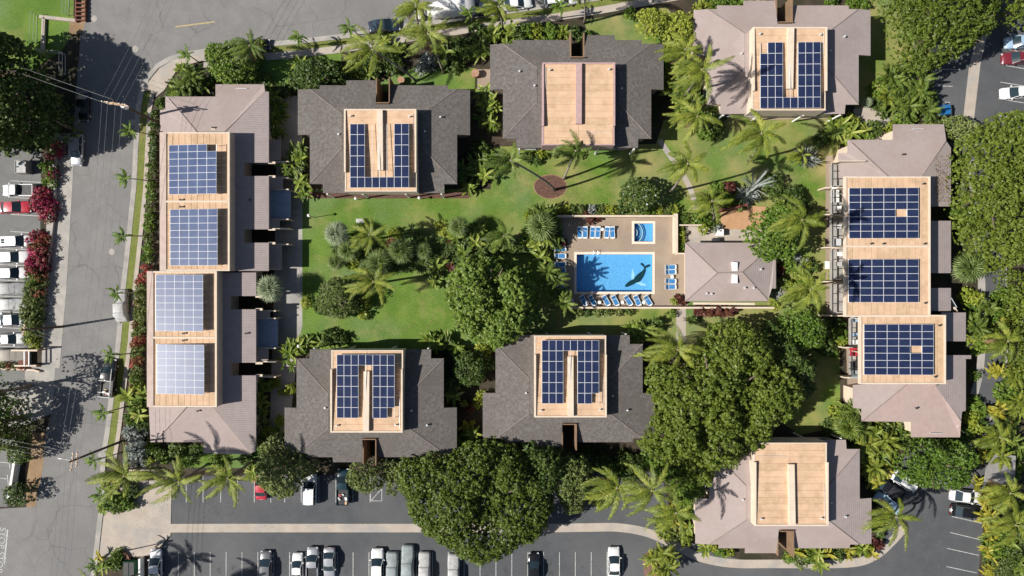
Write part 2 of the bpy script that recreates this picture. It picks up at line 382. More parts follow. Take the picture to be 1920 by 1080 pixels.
# service drive and upper right car park
drv = [(1842, 90), (1838, 300), (1850, 420), (1862, 500), (1866, 560), (1867, 640), (1858, 720), (1838, 780), (1800, 845)]
sheet('service_drive', band(smooth(drv), 42), .034, M_lot)
sheet('kerb_strip', band(smooth([(1822, 300), (1828, 420), (1838, 500), (1841, 560), (1841, 640), (1836, 700), (1826, 740)]), 14), .042, M_concg)
raised('kerb', band(smooth([(1862, 380), (1882, 480), (1888, 550), (1890, 620), (1884, 700), (1876, 745), (1850, 797)]), 3.5), .12, M_concg)
sheet('car_park', [(1752, -160), (2300, -160), (2300, 330), (1800, 300), (1752, 236), (1742, 180)], .038, M_lot)
sheet('concrete_strip', [(1868, -100), (1890, -100), (1838, 120), (1826, 222), (1806, 218), (1816, 130)], .046, M_conc)
# west car park
sheet('car_park', [(-700, 255), (78, 258), (76, 430), (62, 560), (60, 690), (-700, 690)], .034, M_lotW)
sheet('pavement', [(92, 250), (134, 250), (128, 400), (119, 540), (104, 690), (78, 690), (84, 520)], .032, M_concg)
sheet('driveway', [(-700, 690), (104, 688), (98, 775), (40, 800), (-700, 800)], .042, M_concg)
sheet('driveway', [(-700, 694), (47, 694), (46, 742), (-700, 742)], .048, M_lotW)
sheet('car_park', [(-700, 800), (30, 820), (14, 950), (-700, 950)], .030, M_lotW)
# pool deck with two pools cut out
DK = [(1040, 405), (1268, 405), (1268, 475), (1285, 475), (1290, 576), (1040, 576)]
ZD = .06
holed('pool_deck', DK, [ring(POOL, 4.5), ring(SPA, 4)], ZD, M_deck)
sk = MB()
for i in range(len(DK)):
    a, b = P(*DK[i]), P(*DK[(i + 1) % len(DK)]); sk.add([(a[0], a[1], 0), (b[0], b[1], 0), (b[0], b[1], ZD), (a[0], a[1], ZD)], [(0, 1, 2, 3)])
o = sk.build('pool_deck_edge', M_deck); o['kind'] = 'structure'
def water_mat():
    m = bpy.data.materials.new('pool_water'); m.use_nodes = True; t = m.node_tree; N, L = t.nodes, t.links
    for n in list(N): N.remove(n)
    out = N.new('ShaderNodeOutputMaterial'); tr = N.new('ShaderNodeBsdfTransparent'); tr.inputs[0].default_value = (.80, .94, .98, 1)
    gl = N.new('ShaderNodeBsdfGlossy'); gl.inputs['Roughness'].default_value = .06
    fr = N.new('ShaderNodeFresnel'); fr.inputs[0].default_value = 1.33
    nz = N.new('ShaderNodeTexNoise'); nz.inputs['Scale'].default_value = 2.2; nz.inputs['Detail'].default_value = 3
    geo = N.new('ShaderNodeNewGeometry'); L.new(geo.outputs['Position'], nz.inputs['Vector'])
    bp = N.new('ShaderNodeBump'); bp.inputs['Strength'].default_value = .2; bp.inputs['Distance'].default_value = .05; L.new(nz.outputs[0], bp.inputs['Height'])
    L.new(bp.outputs[0], gl.inputs['Normal']); L.new(bp.outputs[0], fr.inputs['Normal'])
    mx = N.new('ShaderNodeMixShader'); L.new(fr.outputs[0], mx.inputs[0]); L.new(tr.outputs[0], mx.inputs[1]); L.new(gl.outputs[0], mx.inputs[2])
    L.new(mx.outputs[0], out.inputs[0]); return m
M_water = water_mat()
M_plaster = surf('pool_plaster', (.19, .5, .86), (.25, .58, .9), 3.5, rough=.6, fine=(5, .18))
M_coping = surf('coping', (.74, .58, .46), (.8, .65, .53), 1.5)
M_step = surf('step_tile', (.03, .1, .22), (.05, .14, .3), 4)
M_whale = surf('dark_green_tile', (.006, .035, .045), (.01, .05, .058), 4)
M_flip = surf('pale_tile_mosaic', (.5, .72, .8), (.6, .8, .85), 4)
def pool(label, quad, depth, lab_group=None):
    c = P((quad[0][0] + quad[2][0]) / 2, (quad[0][1] + quad[2][1]) / 2)
    t = empty('swimming_pool', (c[0], c[1], 0), label, 'pool')
    x0, y1 = P(*quad[0])[:2]; x1, y0 = P(*quad[2])[:2]
    x0 -= c[0]; x1 -= c[0]; y0 -= c[1]; y1 -= c[1]
    mb = MB(); mb.add([(x0, y0, -depth), (x1, y0, -depth), (x1, y1, -depth), (x0, y1, -depth), (x0, y0, ZD), (x1, y0, ZD), (x1, y1, ZD), (x0, y1, ZD)],
                      [(0, 1, 2, 3), (0, 4, 5, 1), (1, 5, 6, 2), (2, 6, 7, 3), (3, 7, 4, 0)])
    me = mesh_raw('basin', mb.v, mb.f); link('basin', me, M_plaster, t)
    w_ = .37; z0, z1 = ZD - .15, ZD + .03
    for nm, b in (('coping', (x0 - w_, x1 + w_, y1, y1 + w_)), ('coping', (x0 - w_, x1 + w_, y0 - w_, y0)), ('coping', (x0 - w_, x0, y0, y1)), ('coping', (x1, x1 + w_, y0, y1))):
        mb = MB(); mb.box(*b, z0, z1); mb.build(nm, M_coping, t)
    me = mesh_raw('water', [(x0, y0, -.1), (x1, y0, -.1), (x1, y1, -.1), (x0, y1, -.1)], [(0, 1, 2, 3)]); link('water', me, M_water, t)
    return t, c, (x0, x1, y0, y1)
t, c, bx_ = pool('large rectangular blue swimming pool with a dark whale on its floor', POOL, 1.15)
def zq(pts, sc=5.685, ox=1040, oy=395): return [(ox + a / sc, oy + b / sc) for a, b in pts]
def floor_mark(name, pts, z, m):
    q = ccw([P(u, v, z) for u, v in pts]); return link(name, mesh_raw(name, [(x - c[0], y - c[1], z) for x, y, _ in q], [tuple(range(len(q)))]), m, t)
whale = zq([(748, 800), (758, 785), (775, 768), (800, 748), (825, 736), (843, 730), (855, 708), (872, 688), (900, 665), (932, 642), (950, 622), (955, 610), (940, 592), (920, 578), (914, 566), (922, 553), (940, 560), (955, 574), (964, 592), (975, 582), (995, 573), (1015, 571), (1025, 583), (1010, 597), (990, 606), (974, 610), (973, 640), (966, 665), (955, 690), (940, 718), (922, 744), (900, 762), (878, 766), (862, 772), (845, 784), (820, 795), (790, 808), (768, 814), (752, 811)])
floor_mark('whale_mural', whale, -1.142, M_whale)
floor_mark('whale_fin', zq([(826, 615), (840, 640), (852, 690), (840, 728), (824, 735), (815, 715), (820, 670)]), -1.146, M_flip)
floor_mark('whale_fin', zq([(862, 766), (900, 757), (940, 772), (978, 790), (962, 802), (925, 800), (885, 780)]), -1.146, M_flip)
mb = MB(); x0, x1, y0, y1 = bx_
for k in range(3): mb.tube([(x0 + 2.6 + .35 * k, y1 - .05, -.3), (x0 + 2.6 + .35 * k, y1 + .0, .5), (x0 + 2.6 + .35 * k, y1 + .55, .55), (x0 + 2.6 + .35 * k, y1 + .6, .08)], .035, 6) if k != 1 else None
mb.build('hand_rail', M_alu, t)
mb = MB(); mb.box(x0, x1, y0 + .02, y0 + .1, -.5, -.12); mb.build('tile_line', M_step, t)
t, c, bx_ = pool('small square blue pool with curved entry steps', SPA, .8)
x0, x1, y0, y1 = bx_; cy = (y0 + y1) / 2
for k in range(5):
    r0 = .45 + .42 * k; mb = MB(); arc = []
    for q in range(13):
        a = -1.15 + 2.3 * q / 12; arc.append((x0 + .02 + r0 * math.cos(a) - .35, cy + r0 * 1.05 * math.sin(a)))
    arc = [p for p in arc if p[0] > x0 + .01]
    for i in range(len(arc) - 1):
        a, b = arc[i], arc[i + 1]; d = (Vector(b) - Vector(a)).normalized() * .07; n = Vector((-d.y, d.x))
        mb.add([(a[0] - n.x, a[1] - n.y, -.2 - .12 * k), (b[0] - n.x, b[1] - n.y, -.2 - .12 * k), (b[0] + n.x, b[1] + n.y, -.2 - .12 * k), (a[0] + n.x, a[1] + n.y, -.2 - .12 * k)], [(0, 1, 2, 3)])
    mb.build('step_edge', M_step if k % 2 == 0 else M_white, t)

# walls round the pool court
def wall(label, pts, z, th, m, cat='wall', name='garden_wall', cap=None):
    p = [P(u, v, z) for u, v in pts]; c = p[0]; mb = MB()
    for a, b in zip(p[:-1], p[1:]):
        m_ = ((a[0] + b[0]) / 2 - c[0], (a[1] + b[1]) / 2 - c[1]); L_ = math.dist(a[:2], b[:2])
        mb.obox(m_, math.atan2(b[1] - a[1], b[0] - a[0]), L_ / 2 + th / 2 - .003 * len(mb.f), th / 2, -.05, z - .002 * len(mb.f) / 6)
    o = mb.build(name, m, None, (c[0], c[1], 0)); return tag(o, label, cat)
wall('long cream wall along the upper side of the pool terrace', [(1046, 405), (1264, 405)], 1.5, .28, M_cream)
wall('cream wall between the pool terrace and the planter', [(1268, 403.5), (1268, 472)], 1.5, .5, M_cream)
wall('short cream wall below the planter beside the pool house', [(1271, 475.5), (1285, 475.5)], 1.45, .25, M_cream)
wall('long cream wall along the lower side of the pool terrace', [(1054, 577), (1450, 577)], 1.2, .28, M_cream)
wall('thin cream wall above the entry court of the pool house', [(1272, 422), (1322, 422)], 1.2, .2, M_cream)
wall('dark red wall along the top of the tan yard', [(1345, 396), (1400, 384)], 1.7, .35, surf('red_wall', (.16, .05, .04), (.2, .07, .05), 2))
sheet('entry_court', [(1285, 424), (1440, 424), (1440, 458), (1285, 458)], .040, M_conc)
o = raised('tan_yard', [(1352, 396), (1406, 386), (1436, 388), (1430, 430), (1352, 430)], .25, surf('tan_paving', (.44, .25, .13), (.5, .3, .17), 1, fine=(9, .15)))
# ------------------------------------------------------------------ buildings
def cell_mat(name, c1, c2, rough):
    m = surf(name, c1, c2, .8, rough=rough, spec=.5)
    b = m.node_tree.nodes['Principled BSDF']; b.inputs['Coat Weight'].default_value = .0; b.inputs['Specular IOR Level'].default_value = .15; b.inputs['Coat Roughness'].default_value = rough * .8
    return m
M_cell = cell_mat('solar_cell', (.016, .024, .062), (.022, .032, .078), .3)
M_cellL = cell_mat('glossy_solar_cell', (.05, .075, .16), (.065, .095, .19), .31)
_pan = {}
def panel_mesh(w_, h_, mc):
    k = (round(w_, 3), round(h_, 3), mc.name)
    if k not in _pan:
        mb = MB(); a, b, t = w_ / 2 - .007, h_ / 2 - .007, .04; f = .026
        mb.add([(-a, -b, -t), (a, -b, -t), (a, b, -t), (-a, b, -t), (-a, -b, 0), (a, -b, 0), (a, b, 0), (-a, b, 0),
                (-a + f, -b + f, -.001), (a - f, -b + f, -.001), (a - f, b - f, -.001), (-a + f, b - f, -.001)],
               [(3, 2, 1, 0), (0, 1, 5, 4), (1, 2, 6, 5), (2, 3, 7, 6), (3, 0, 4, 7), (4, 5, 9, 8), (5, 6, 10, 9), (6, 7, 11, 10), (7, 4, 8, 11)], 0)
        mb.add([(-a + f, -b + f, -.002), (a - f, -b + f, -.002), (a - f, b - f, -.002), (-a + f, b - f, -.002)], [(0, 1, 2, 3)], 1)
        me = mb.mesh('solar_panel'); me.materials.append(M_frame); me.materials.append(mc); _pan[k] = me
    return _pan[k]
def array(house, origin, u0, v0, u1, v1, nc, nr, skip, z, tilt, mc=None):
    """solar modules covering the rectangle u0..u1, v0..v1 (picture), tilting down to the west by 'tilt'"""
    mc = mc or M_cell
    x0, y1, _ = P(u0, v0, z); x1, y0, _ = P(u1, v1, z)
    ctr = ((x0 + x1) / 2 - origin[0], (y0 + y1) / 2 - origin[1], z + .02 - origin[2])
    rk = MB(); W, H = x1 - x0, y1 - y0; ct = math.cos(tilt); hw = W / 2 / ct
    for i in range(nc + 1):
        x = -hw + i * 2 * hw / nc; rk.box(x - .03, x + .03, -H / 2, H / 2, -.1, -.045)
    e = rk.build('solar_array', M_alu, house, ctr); e.rotation_euler = (0, -tilt, 0)
    cw, ch = 2 * hw / nc, H / nr; me = panel_mesh(cw, ch, mc)
    for r in range(nr):
        for q in range(nc):
            if (q, r) in skip: continue
            link('solar_panel', me, None, e, (-hw + (q + .5) * cw, H / 2 - (r + .5) * ch, 0))
    mb = MB(); rise = math.sin(tilt) * 2 * hw
    for j in range(3):
        y = -H / 2 + .1 + j * (H - .2) / 2
        mb.tube([(hw * .98, y, -.1), (hw * .98 - math.sin(tilt) * (rise + .1), y, -.1 - rise - .15)], .035, 5)
    mb.build('support', M_alu, e)
    return e
def win_mesh():
    mb = MB(); mb.box(-.75, .75, -.05, .04, -.65, .65, 0)
    return mb
_wn = {}
def windows(house, outline, zs, org, every=3.4, size=(1.5, 1.3)):
    """framed windows proud of each long wall"""
    if 'f' not in _wn:
        fr = MB(); w_, h_ = size[0] / 2, size[1] / 2
        for b in ((-w_ - .07, w_ + .07, -.02, .05, h_, h_ + .07), (-w_ - .07, w_ + .07, -.02, .07, -h_ - .07, -h_), (-w_ - .07, -w_, -.02, .05, -h_, h_), (w_, w_ + .07, -.02, .05, -h_, h_), (-.03, .03, -.02, .045, -h_, h_)): fr.box(*b)
        _wn['f'] = fr.mesh('window'); _wn['f'].materials.append(M_alu)
        pn = MB(); pn.box(-w_, w_, -.02, .02, -h_, h_); _wn['p'] = pn.mesh('pane'); _wn['p'].materials.append(M_glass)
    n = len(outline)
    for i in range(n):
        a, b = outline[i], outline[(i + 1) % n]; L_ = math.dist(a[:2], b[:2]); k = int(L_ // every)
        if k < 1: continue
        ang = math.atan2(b[1] - a[1], b[0] - a[0])
        for j in range(k):
            t = (j + .5) / k; x, y = a[0] + (b[0] - a[0]) * t, a[1] + (b[1] - a[1]) * t
            for z in zs:
                o = link('window', _wn['f'], None, house, (x, y, z)); o.rotation_euler = (0, 0, ang + math.pi)
                link('pane', _wn['p'], None, o)
def vents(house, pts, m=None):
    for x, y, z in pts:
        mb = MB(); mb.tube([(x, y, z - .1), (x, y, z + .35)], .09, 8); mb.tube([(x, y, z + .35), (x, y, z + .42)], [.16, .14], 8); mb.build('vent_pipe', m or M_alu, house)
def ridge(house, segs, m=None):
    for a, b in segs: mb = MB(); mb.tube([(a[0], a[1], a[2] + .02), (b[0], b[1], b[2] + .02)], .065, 5); mb.build('ridge_cap', m or M_ridge, house)

def house(label, u0, v0, u1, v1, flip, mroof, group, arrays=(), zb=4.8, zdeck=7.15, boxm=None, trim=None, sxf=None, courses=None, mx=1):
    """two-storey block of flats: hip roof round a raised flat box. core rectangle given in the picture at the eaves"""
    X0, Y1, _ = P(u0, v0, zb); X1, Y0, _ = P(u1, v1, zb)
    cx, cy = (X0 + X1) / 2, (Y0 + Y1) / 2
    sx = (X1 - X0) / 21.8; sy = (Y1 - Y0) / 14.0
    org = (cx, cy, 0)
    t = empty('apartment_house', org, label, 'house', group)
    sg = -1 if flip else 1
    def W(x, y, z): return (mx * x * sx, sg * (7.0 - y) * sy, z + (zb - 5))
    mroofs = {'w': mroof, 'e': courses or mroof, 'n': mroof, 's': mroof}
    zw = lambda x: 5 + (x + 10.9) * .2
    ze = lambda x: 5 + (10.9 - x) * .2
    zn = lambda y: 5 + y * (1 / 3.9)
    zs = lambda y: 5 + (14 - y) * (1 / 5.1)
    west = [(-12.8, 0), (-10.9, 0), (-5.9, 3.9), (-5.9, 8.9), (-10.9, 14), (-10.9, 6.7), (-12.8, 6.7)]
    north = [(-10.9, 0), (-9.5, 0), (-9.5, -.6), (-5.6, -.6), (-5.6, -1.4), (-1.05, -1.4), (-1.05, 2.4), (1.05, 2.4), (1.05, -.6), (9.5, -.6), (9.5, 0), (10.9, 0), (5.9, 3.9), (-5.9, 3.9)]
    so = [(-5.9, 8.9), (-5.1, 8.9), (-5.1, 15.3), (-9, 15.3), (-9, 14), (-10.9, 14)]
    def slope(name, poly, zf, m, by):
        mb = MB(); mb.slab([W(x, y, zf(x if by == 'x' else y)) for x, y in poly], .22); mb.build(name, m, t)
    slope('roof_slope', west, zw, mroofs['w'], 'x'); slope('roof_slope', [(-x, y) for x, y in west], ze, mroofs['e'], 'x')
    slope('roof_slope', north, zn, mroofs['n'], 'y'); slope('roof_slope', so, zs, mroofs['s'], 'y'); slope('roof_slope', [(-x, y) for x, y in so], zs, mroofs['s'], 'y')
    mb = MB(); mb.slab([W(-5.9, 3.9, 5.96), W(5.9, 3.9, 5.96), W(5.9, 8.9, 5.96), W(-5.9, 8.9, 5.96)], .15); mb.build('roof_flat', mroof, t)
    ridge(t, [(W(-10.9, 0, 5), W(-5.9, 3.9, 6)), (W(10.9, 0, 5), W(5.9, 3.9, 6)), (W(-10.9, 14, 5), W(-5.9, 8.9, 6)), (W(10.9, 14, 5), W(5.9, 8.9, 6))])
    # fascia
    out = [(-12.8, 0), (-9.5, 0), (-9.5, -.6), (-5.6, -.6), (-5.6, -1.4), (-1.05, -1.4), (-1.05, 2.4), (1.05, 2.4), (1.05, -.6), (9.5, -.6), (9.5, 0), (12.8, 0), (12.8, 6.7), (10.9, 6.7), (10.9, 14), (9, 14), (9, 15.3), (-9, 15.3), (-9, 14), (-10.9, 14), (-10.9, 6.7), (-12.8, 6.7)]
    # walls
    ol = ccw([W(x, y, 0)[:2] for x, y in out]); wl = offset_poly(ol, .55)
    mb = MB(); ztop = zb - .75
    n = len(wl); mb.add([(x, y, 0) for x, y in wl] + [(x, y, ztop) for x, y in wl], [(i, (i + 1) % n, n + (i + 1) % n, n + i) for i in range(n)])
    mb.build('wall', M_cream if mroof is not M_shingle else surf('taupe_wall', (.3, .24, .19), (.35, .28, .23), 1.5), t)
    windows(t, wl, (1.5, ztop - .95), org)
    # stairwell walls
    mb = MB()
    for xa in (-1.0, 1.0):
        p, q = W(xa, -1.6, 0), W(xa, 2.3, 0); xx = sorted((p[0] - .07, p[0] + .07)); yy = sorted((p[1], q[1]))
        mb.box(xx[0], xx[1], yy[0], yy[1], 0, zb + .15 + (.7 if xa > 0 else 0))
    p, q = W(-1.0, 2.3, 0), W(1.0, 2.3, 0); mb.box(p[0], q[0], p[1] - .07, p[1] + .07, 0, zb + 1.1)
    mb.build('stairwell', M_brownwall, t)
    # lanai posts and balcony on the garden side
    yb = 15.1
    for xa in (-8.5, -3.2, 3.2, 8.5):
        p = W(xa, yb + .3, 0); mb = MB(); mb.box(p[0] - .1, p[0] + .1, p[1] - .1, p[1] + .1, 0, zb - .6); mb.build('post', M_white, t)
    # box
    zd0, zd1 = zdeck + .12, zdeck - .3            # deck falls away from the street side
    bw = 5.0
    def dz(y): return zd0 + (zd1 - zd0) * (y - 3.8) / 8.9 if y < 12.7 else zd1
    bm_ = boxm or M_wallbox
    mb = MB()
    c = [W(-bw, 3.8, 0), W(bw, 3.8, 0), W(bw, 15.25, 0), W(-bw, 15.25, 0)]
    z0 = 3.8 + zb - 5
    mb.add([(p[0], p[1], z0) for p in c] + [(c[0][0], c[0][1], zd1 - .1), (c[1][0], c[1][1], zd1 - .1), (c[2][0], c[2][1], zd1 - .1), (c[3][0], c[3][1], zd1 - .1)],
           [(0, 1, 5, 4), (1, 2, 6, 5), (2, 3, 7, 6), (3, 0, 4, 7), (4, 5, 6, 7)])
    mb.build('clerestory_wall', bm_, t)
    rows = 12; y0s, y1s = 3.8, 15.25
    for half in (-1, 1):
        for r in range(rows):
            ya, yb_ = y0s + (y1s - y0s) * r / rows, y0s + (y1s - y0s) * (r + 1) / rows
            xa, xb = (0, bw - .02) if half > 0 else (-bw + .02, 0)
            g_ = .022; j = RND.uniform(-.006, .006)
            mb = MB(); za, zb_ = dz(ya), dz(yb_)
            top = [(*W(xa + g_, ya + g_, 0)[:2], za + j), (*W(xb - g_, ya + g_, 0)[:2], za + j), (*W(xb - g_, yb_ - g_, 0)[:2], zb_ + j), (*W(xa + g_, yb_ - g_, 0)[:2], zb_ + j)]
            mb.slab(top, .05); mb.build('roof_sheet', M_tan2 if (r % 5 == 3) else M_tan, t)
    mb = MB(); mb.slab([(*W(-bw + .05, 3.85, 0)[:2], zd0 - .035), (*W(bw - .05, 3.85, 0)[:2], zd0 - .035), (*W(bw - .05, 12.7, 0)[:2], zd1 - .035), (*W(-bw + .05, 12.7, 0)[:2], zd1 - .035)], .03); mb.slab([(*W(-bw + .05, 12.71, 0)[:2], zd1 - .035), (*W(bw - .05, 12.71, 0)[:2], zd1 - .035), (*W(bw - .05, 15.2, 0)[:2], zd1 - .035), (*W(-bw + .05, 15.2, 0)[:2], zd1 - .035)], .03)
    mb.build('roof_joint', M_tanS, t)
    tm = trim or M_cream
    zp = zd0 + .16
    def bar(name, xa, xb, ya, yb_, zlo, zhi, m):
        p, q = W(xa, ya, 0), W(xb, yb_, 0); mb = MB(); mb.box(min(p[0], q[0]), max(p[0], q[0]), min(p[1], q[1]), max(p[1], q[1]), zlo, zhi); return mb.build(name, m, t)
    bar('parapet', -bw - .22, -bw + .02, 3.6, 12.7, z0 + 1.5, zp, tm); bar('parapet', bw - .02, bw + .22, 3.6, 12.7, z0 + 1.5, zp, tm)
    bar('parapet', -bw + .02, bw - .02, 3.6, 3.82, z0 + 1.5, zp - .004, tm)
    bar('parapet', -bw - .22, bw + .22, 15.25, 15.4, z0, zd1 + .08, tm)
    bar('parapet', -bw - .2, -bw, 12.71, 15.24, z0, zd1 + .05, tm); bar('parapet', bw, bw + .2, 12.71, 15.24, z0, zd1 + .05, tm)
    mb = MB(); a, b = W(-.42, 3.83, 0), W(.42, 12.4, 0); xa, xb = min(a[0], b[0]), max(a[0], b[0])
    mb.add([(xa, a[1], 6), (xb, a[1], 6), (xb, b[1], 6), (xa, b[1], 6), (xa, a[1], zd0 + .55), (xb, a[1], zd0 + .55), (xb, b[1], dz(12.4) + .55), (xa, b[1], dz(12.4) + .55)],
           [(4, 5, 6, 7), (0, 1, 5, 4), (1, 2, 6, 5), (2, 3, 7, 6), (3, 0, 4, 7)])
    mb.build('party_wall', tm, t)
    vents(t, [(*W(-4.3, 4.6, 0)[:2], zd0), (*W(4.2, 4.7, 0)[:2], zd0), (*W(6.3, 6.5, 0)[:2], 5.9 + zb - 5), (*W(-6.4, 6.9, 0)[:2], 5.85 + zb - 5), (*W(8.5, 4.3, 0)[:2], zb + .5)], M_alu)
    for a in arrays: array(t, org, *a)
    rs = random.Random(int(u0))
    for k in range(2):                       # conduit runs and stains of the flat roof
        y = rs.uniform(5, 12); mb = MB(); mb.tube([(*W(-4.7, 13.5, 0)[:2], zd1 + .06), (*W(-.6, 13.5, 0)[:2], zd1 + .06)] if k % 2 else [(*W(4.75, 4.2, 0)[:2], zd0 + .06), (*W(4.75, 9.5, 0)[:2], dz(9.5) + .06)], .03, 5); mb.build('conduit', M_alu, t)
    for k in range(5):
        x, y = rs.uniform(-4.2, 4.2), rs.choice((rs.uniform(4.3, 5.4), rs.uniform(13.2, 15)))
        if abs(x) < .8: x += 1.5
        mb = MB(); r = rs.uniform(.1, .3); zt = (dz(y) if y < 12 else zd1) + .012; p = W(x, y, 0)
        mb.slab([(p[0] + r * rs.uniform(.6, 1.3) * math.cos(q * .785), p[1] + r * rs.uniform(.6, 1.6) * math.sin(q * .785), zt) for q in range(8)], .004); mb.build('patch', M_tan2, t)
    return t
def grid_skip(nc, nr, keep):
    return {(q, r) for q in range(nc) for r in range(nr) if (q, r) not in keep}
G_D = 'dark shingle roofed apartment houses'; G_P = 'pink tile roofed apartment houses'
def U(nl, nr_, rows, extra=()):   # U-shaped layout over 8 columns
    return None
kB = {(q, r) for q in (0, 1, 6, 7) for r in range(6)} | {(q, 5) for q in range(8)}
house('dark shingled house with two solar strips left of the middle top one', 581, 167, 857, 345, False, M_shingle, G_D, [(656, 232, 767, 352, 8, 6, grid_skip(8, 6, kB), 7.62, .03)])
house('dark shingled house with bare tan box roof and no solar panels', 943, 82, 1221, 260, False, M_shingle, G_D, [], boxm=surf('mauve_trim', (.28, .17, .17), (.33, .21, .2), 2), trim=surf('mauve_coping', (.4, .27, .26), (.45, .31, .3), 2), mx=-1)
kD = {(q, r) for q in (0, 1, 2, 5, 6, 7) for r in range(6)} | {(q, 5) for q in range(8)}
kD.discard((0, 0))
house('pink tiled house with navy solar panels at the top right', 1327, 17, 1610, 196, False, M_pale, G_P, [(1426, 79, 1538, 203, 8, 6, grid_skip(8, 6, kD), 7.62, .03)], courses=M_paleR)
kF = {(q, r) for q in (0, 1, 2, 5, 6, 7) for r in range(6)} | {(q, 0) for q in range(8)}; kF.discard((7, 5))
house('dark shingled house beside the long pink block at lower left', 556, 672, 832, 850, True, M_shingle, G_D, [(631, 665, 740, 784, 8, 6, grid_skip(8, 6, kF), 7.62, .03)])
house('dark shingled house between the two spreading trees at lower middle', 929, 645, 1205, 822, True, M_shingle, G_D, [(1016, 638, 1123, 757, 8, 6, grid_skip(8, 6, kF), 7.62, .03)])
house('pink tiled house with bare tan box roof at the lower right', 1330, 842, 1612, 1021, True, M_pale, G_P, [], courses=M_paleR, boxm=M_cream)

def poly_roof(t, org, name, pts, m, th=.2):
    mb = MB(); mb.slab([(P(*p)[0] - org[0], P(*p)[1] - org[1], p[2]) for p in pts], th); return mb.build(name, m, t)
def block_walls(t, org, outline, z, ztop, m, wins=(1.5, 3.6)):
    ol = ccw([(P(u, v, z)[0] - org[0], P(u, v, z)[1] - org[1]) for u, v in outline]); wl = offset_poly(ol, .45); n = len(wl)
    mb = MB(); mb.add([(x, y, 0) for x, y in wl] + [(x, y, ztop) for x, y in wl], [(i, (i + 1) % n, n + (i + 1) % n, n + i) for i in range(n)])
    mb.build('wall', m, t); windows(t, wl, wins, org)
def flat_box(t, org, u0, v0, u1, v1, z0, z1, ncols, vsplit, wide_left, left_m, over=.03):
    """flat tan roof box: sheets, copings, divider"""
    def q(u, v): x, y, _ = P(u, v, z1); return x - org[0], y - org[1]
    (x0, y1), (x1, y0) = q(u0, v0), q(u1, v1)
    mb = MB(); mb.box(x0 + over, x1 - .03, y0 + .03, y1 - .03, z0, z1 - .14); mb.build('box_wall', M_wallbox, t)
    if over > 1: mb = MB(); mb.box(x0 + .05, x0 + over - .01, y0 + .05, y1 - .05, z1 - .36, z1 - .145); mb.build('soffit', M_wallbox, t)
    cl = wide_left
    for nm, b in (('coping', (x0, x0 + cl, y0, y1)), ('coping', (x1 - .26, x1, y0, y1)), ('coping', (x0 + cl, x1 - .26, y0, y0 + .22)), ('coping', (x0 + cl, x1 - .26, y1 - .22, y1))):
        mb = MB(); mb.box(*b, z1 - .4, z1 + .1 + RND.uniform(0, .004)); mb.build(nm, left_m if b[0] == x0 and cl > .5 else M_cream, t)
    ysp = [y0 + .22] + ([q(u0, vsplit)[1]] if vsplit else []) + [y1 - .22]
    for i in range(len(ysp) - 1):
        ya, yb = ysp[i] + (.14 if i else 0), ysp[i + 1] - (.14 if i < len(ysp) - 2 else 0)
        xa, xb = x0 + cl, x1 - .26; w_ = (xb - xa) / ncols
        for k in range(ncols):
            mb = MB(); mb.box(xa + k * w_ + .022, xa + (k + 1) * w_ - .022, ya, yb, z1 - .1, z1 - .02 + RND.uniform(-.006, .006)); mb.build('roof_sheet', M_tan2 if RND.random() < .35 else M_tan, t)
        if i:
            mb = MB(); mb.box(xa + .01, xb - .01, ysp[i] - .14, ysp[i] + .14, z1 - .35, z1 + .12); mb.build('divider', M_cream, t)
    mb = MB(); mb.box(x0 + .2, x1 - .2, y0 + .2, y1 - .2, z1 - .13, z1 - .075); mb.build('roof_joint', M_tanS, t)

# long block on the left
oL = P(390, 500, 0)
tL = empty('apartment_block', oL, 'long pink tiled block along the street with four solar arrays', 'apartment block')
zE = lambda u, u0: 5.45 - (u - u0) * .012
def E(pts, u0): return [(u, v, zE(u, u0)) for u, v in pts]
poly_roof(tL, oL, 'roof_slope', [(310, 181, 4.5), (404, 181, 4.5), (404, 158, 3.9), (495, 158, 3.9), (497, 172, 4.45), (422, 247, 5.3), (370, 247, 5.3), (316, 184, 4.6)], M_pale)
poly_roof(tL, oL, 'roof_slope', [(300, 206, 4.2), (310, 206, 4.45), (310, 181, 4.45), (316, 184, 4.6), (370, 249, 5.3), (300, 249, 4.3)], M_pale)
poly_roof(tL, oL, 'roof_slope', E([(418, 250), (424, 247), (497, 172), (504, 172), (504, 305), (457, 305), (457, 330), (504, 330), (504, 430), (457, 430), (457, 455), (504, 455), (504, 508), (418, 508)], 424), M_paleRy)
poly_roof(tL, oL, 'roof_slope', E([(398, 511), (480, 511), (480, 555), (432, 555), (432, 580), (480, 580), (480, 680), (432, 680), (432, 704), (480, 704), (480, 846), (470, 850), (399, 762)], 401), M_paleRy)
poly_roof(tL, oL, 'roof_slope', [(350, 764, 5.3), (399, 762, 5.3), (470, 850, 4.5), (468, 852, 4.4), (381, 850, 3.9), (381, 829, 4.5), (290, 829, 4.5)], M_pale)
poly_roof(tL, oL, 'roof_slope', [(279, 762, 4.3), (350, 762, 5.3), (290, 829, 4.5), (282, 829, 4.2)], M_pale)
def wp(t_, a): return (P(*a)[0] - t_[0], P(*a)[1] - t_[1], a[2])
ridge(tL, [(wp(oL, a), wp(oL, b)) for a, b in [((316, 184, 4.6), (370, 247, 5.3)), ((497, 172, 4.45), (422, 247, 5.3)), ((290, 829, 4.5), (350, 764, 5.3)), ((470, 850, 4.5), (399, 762, 5.3))]])
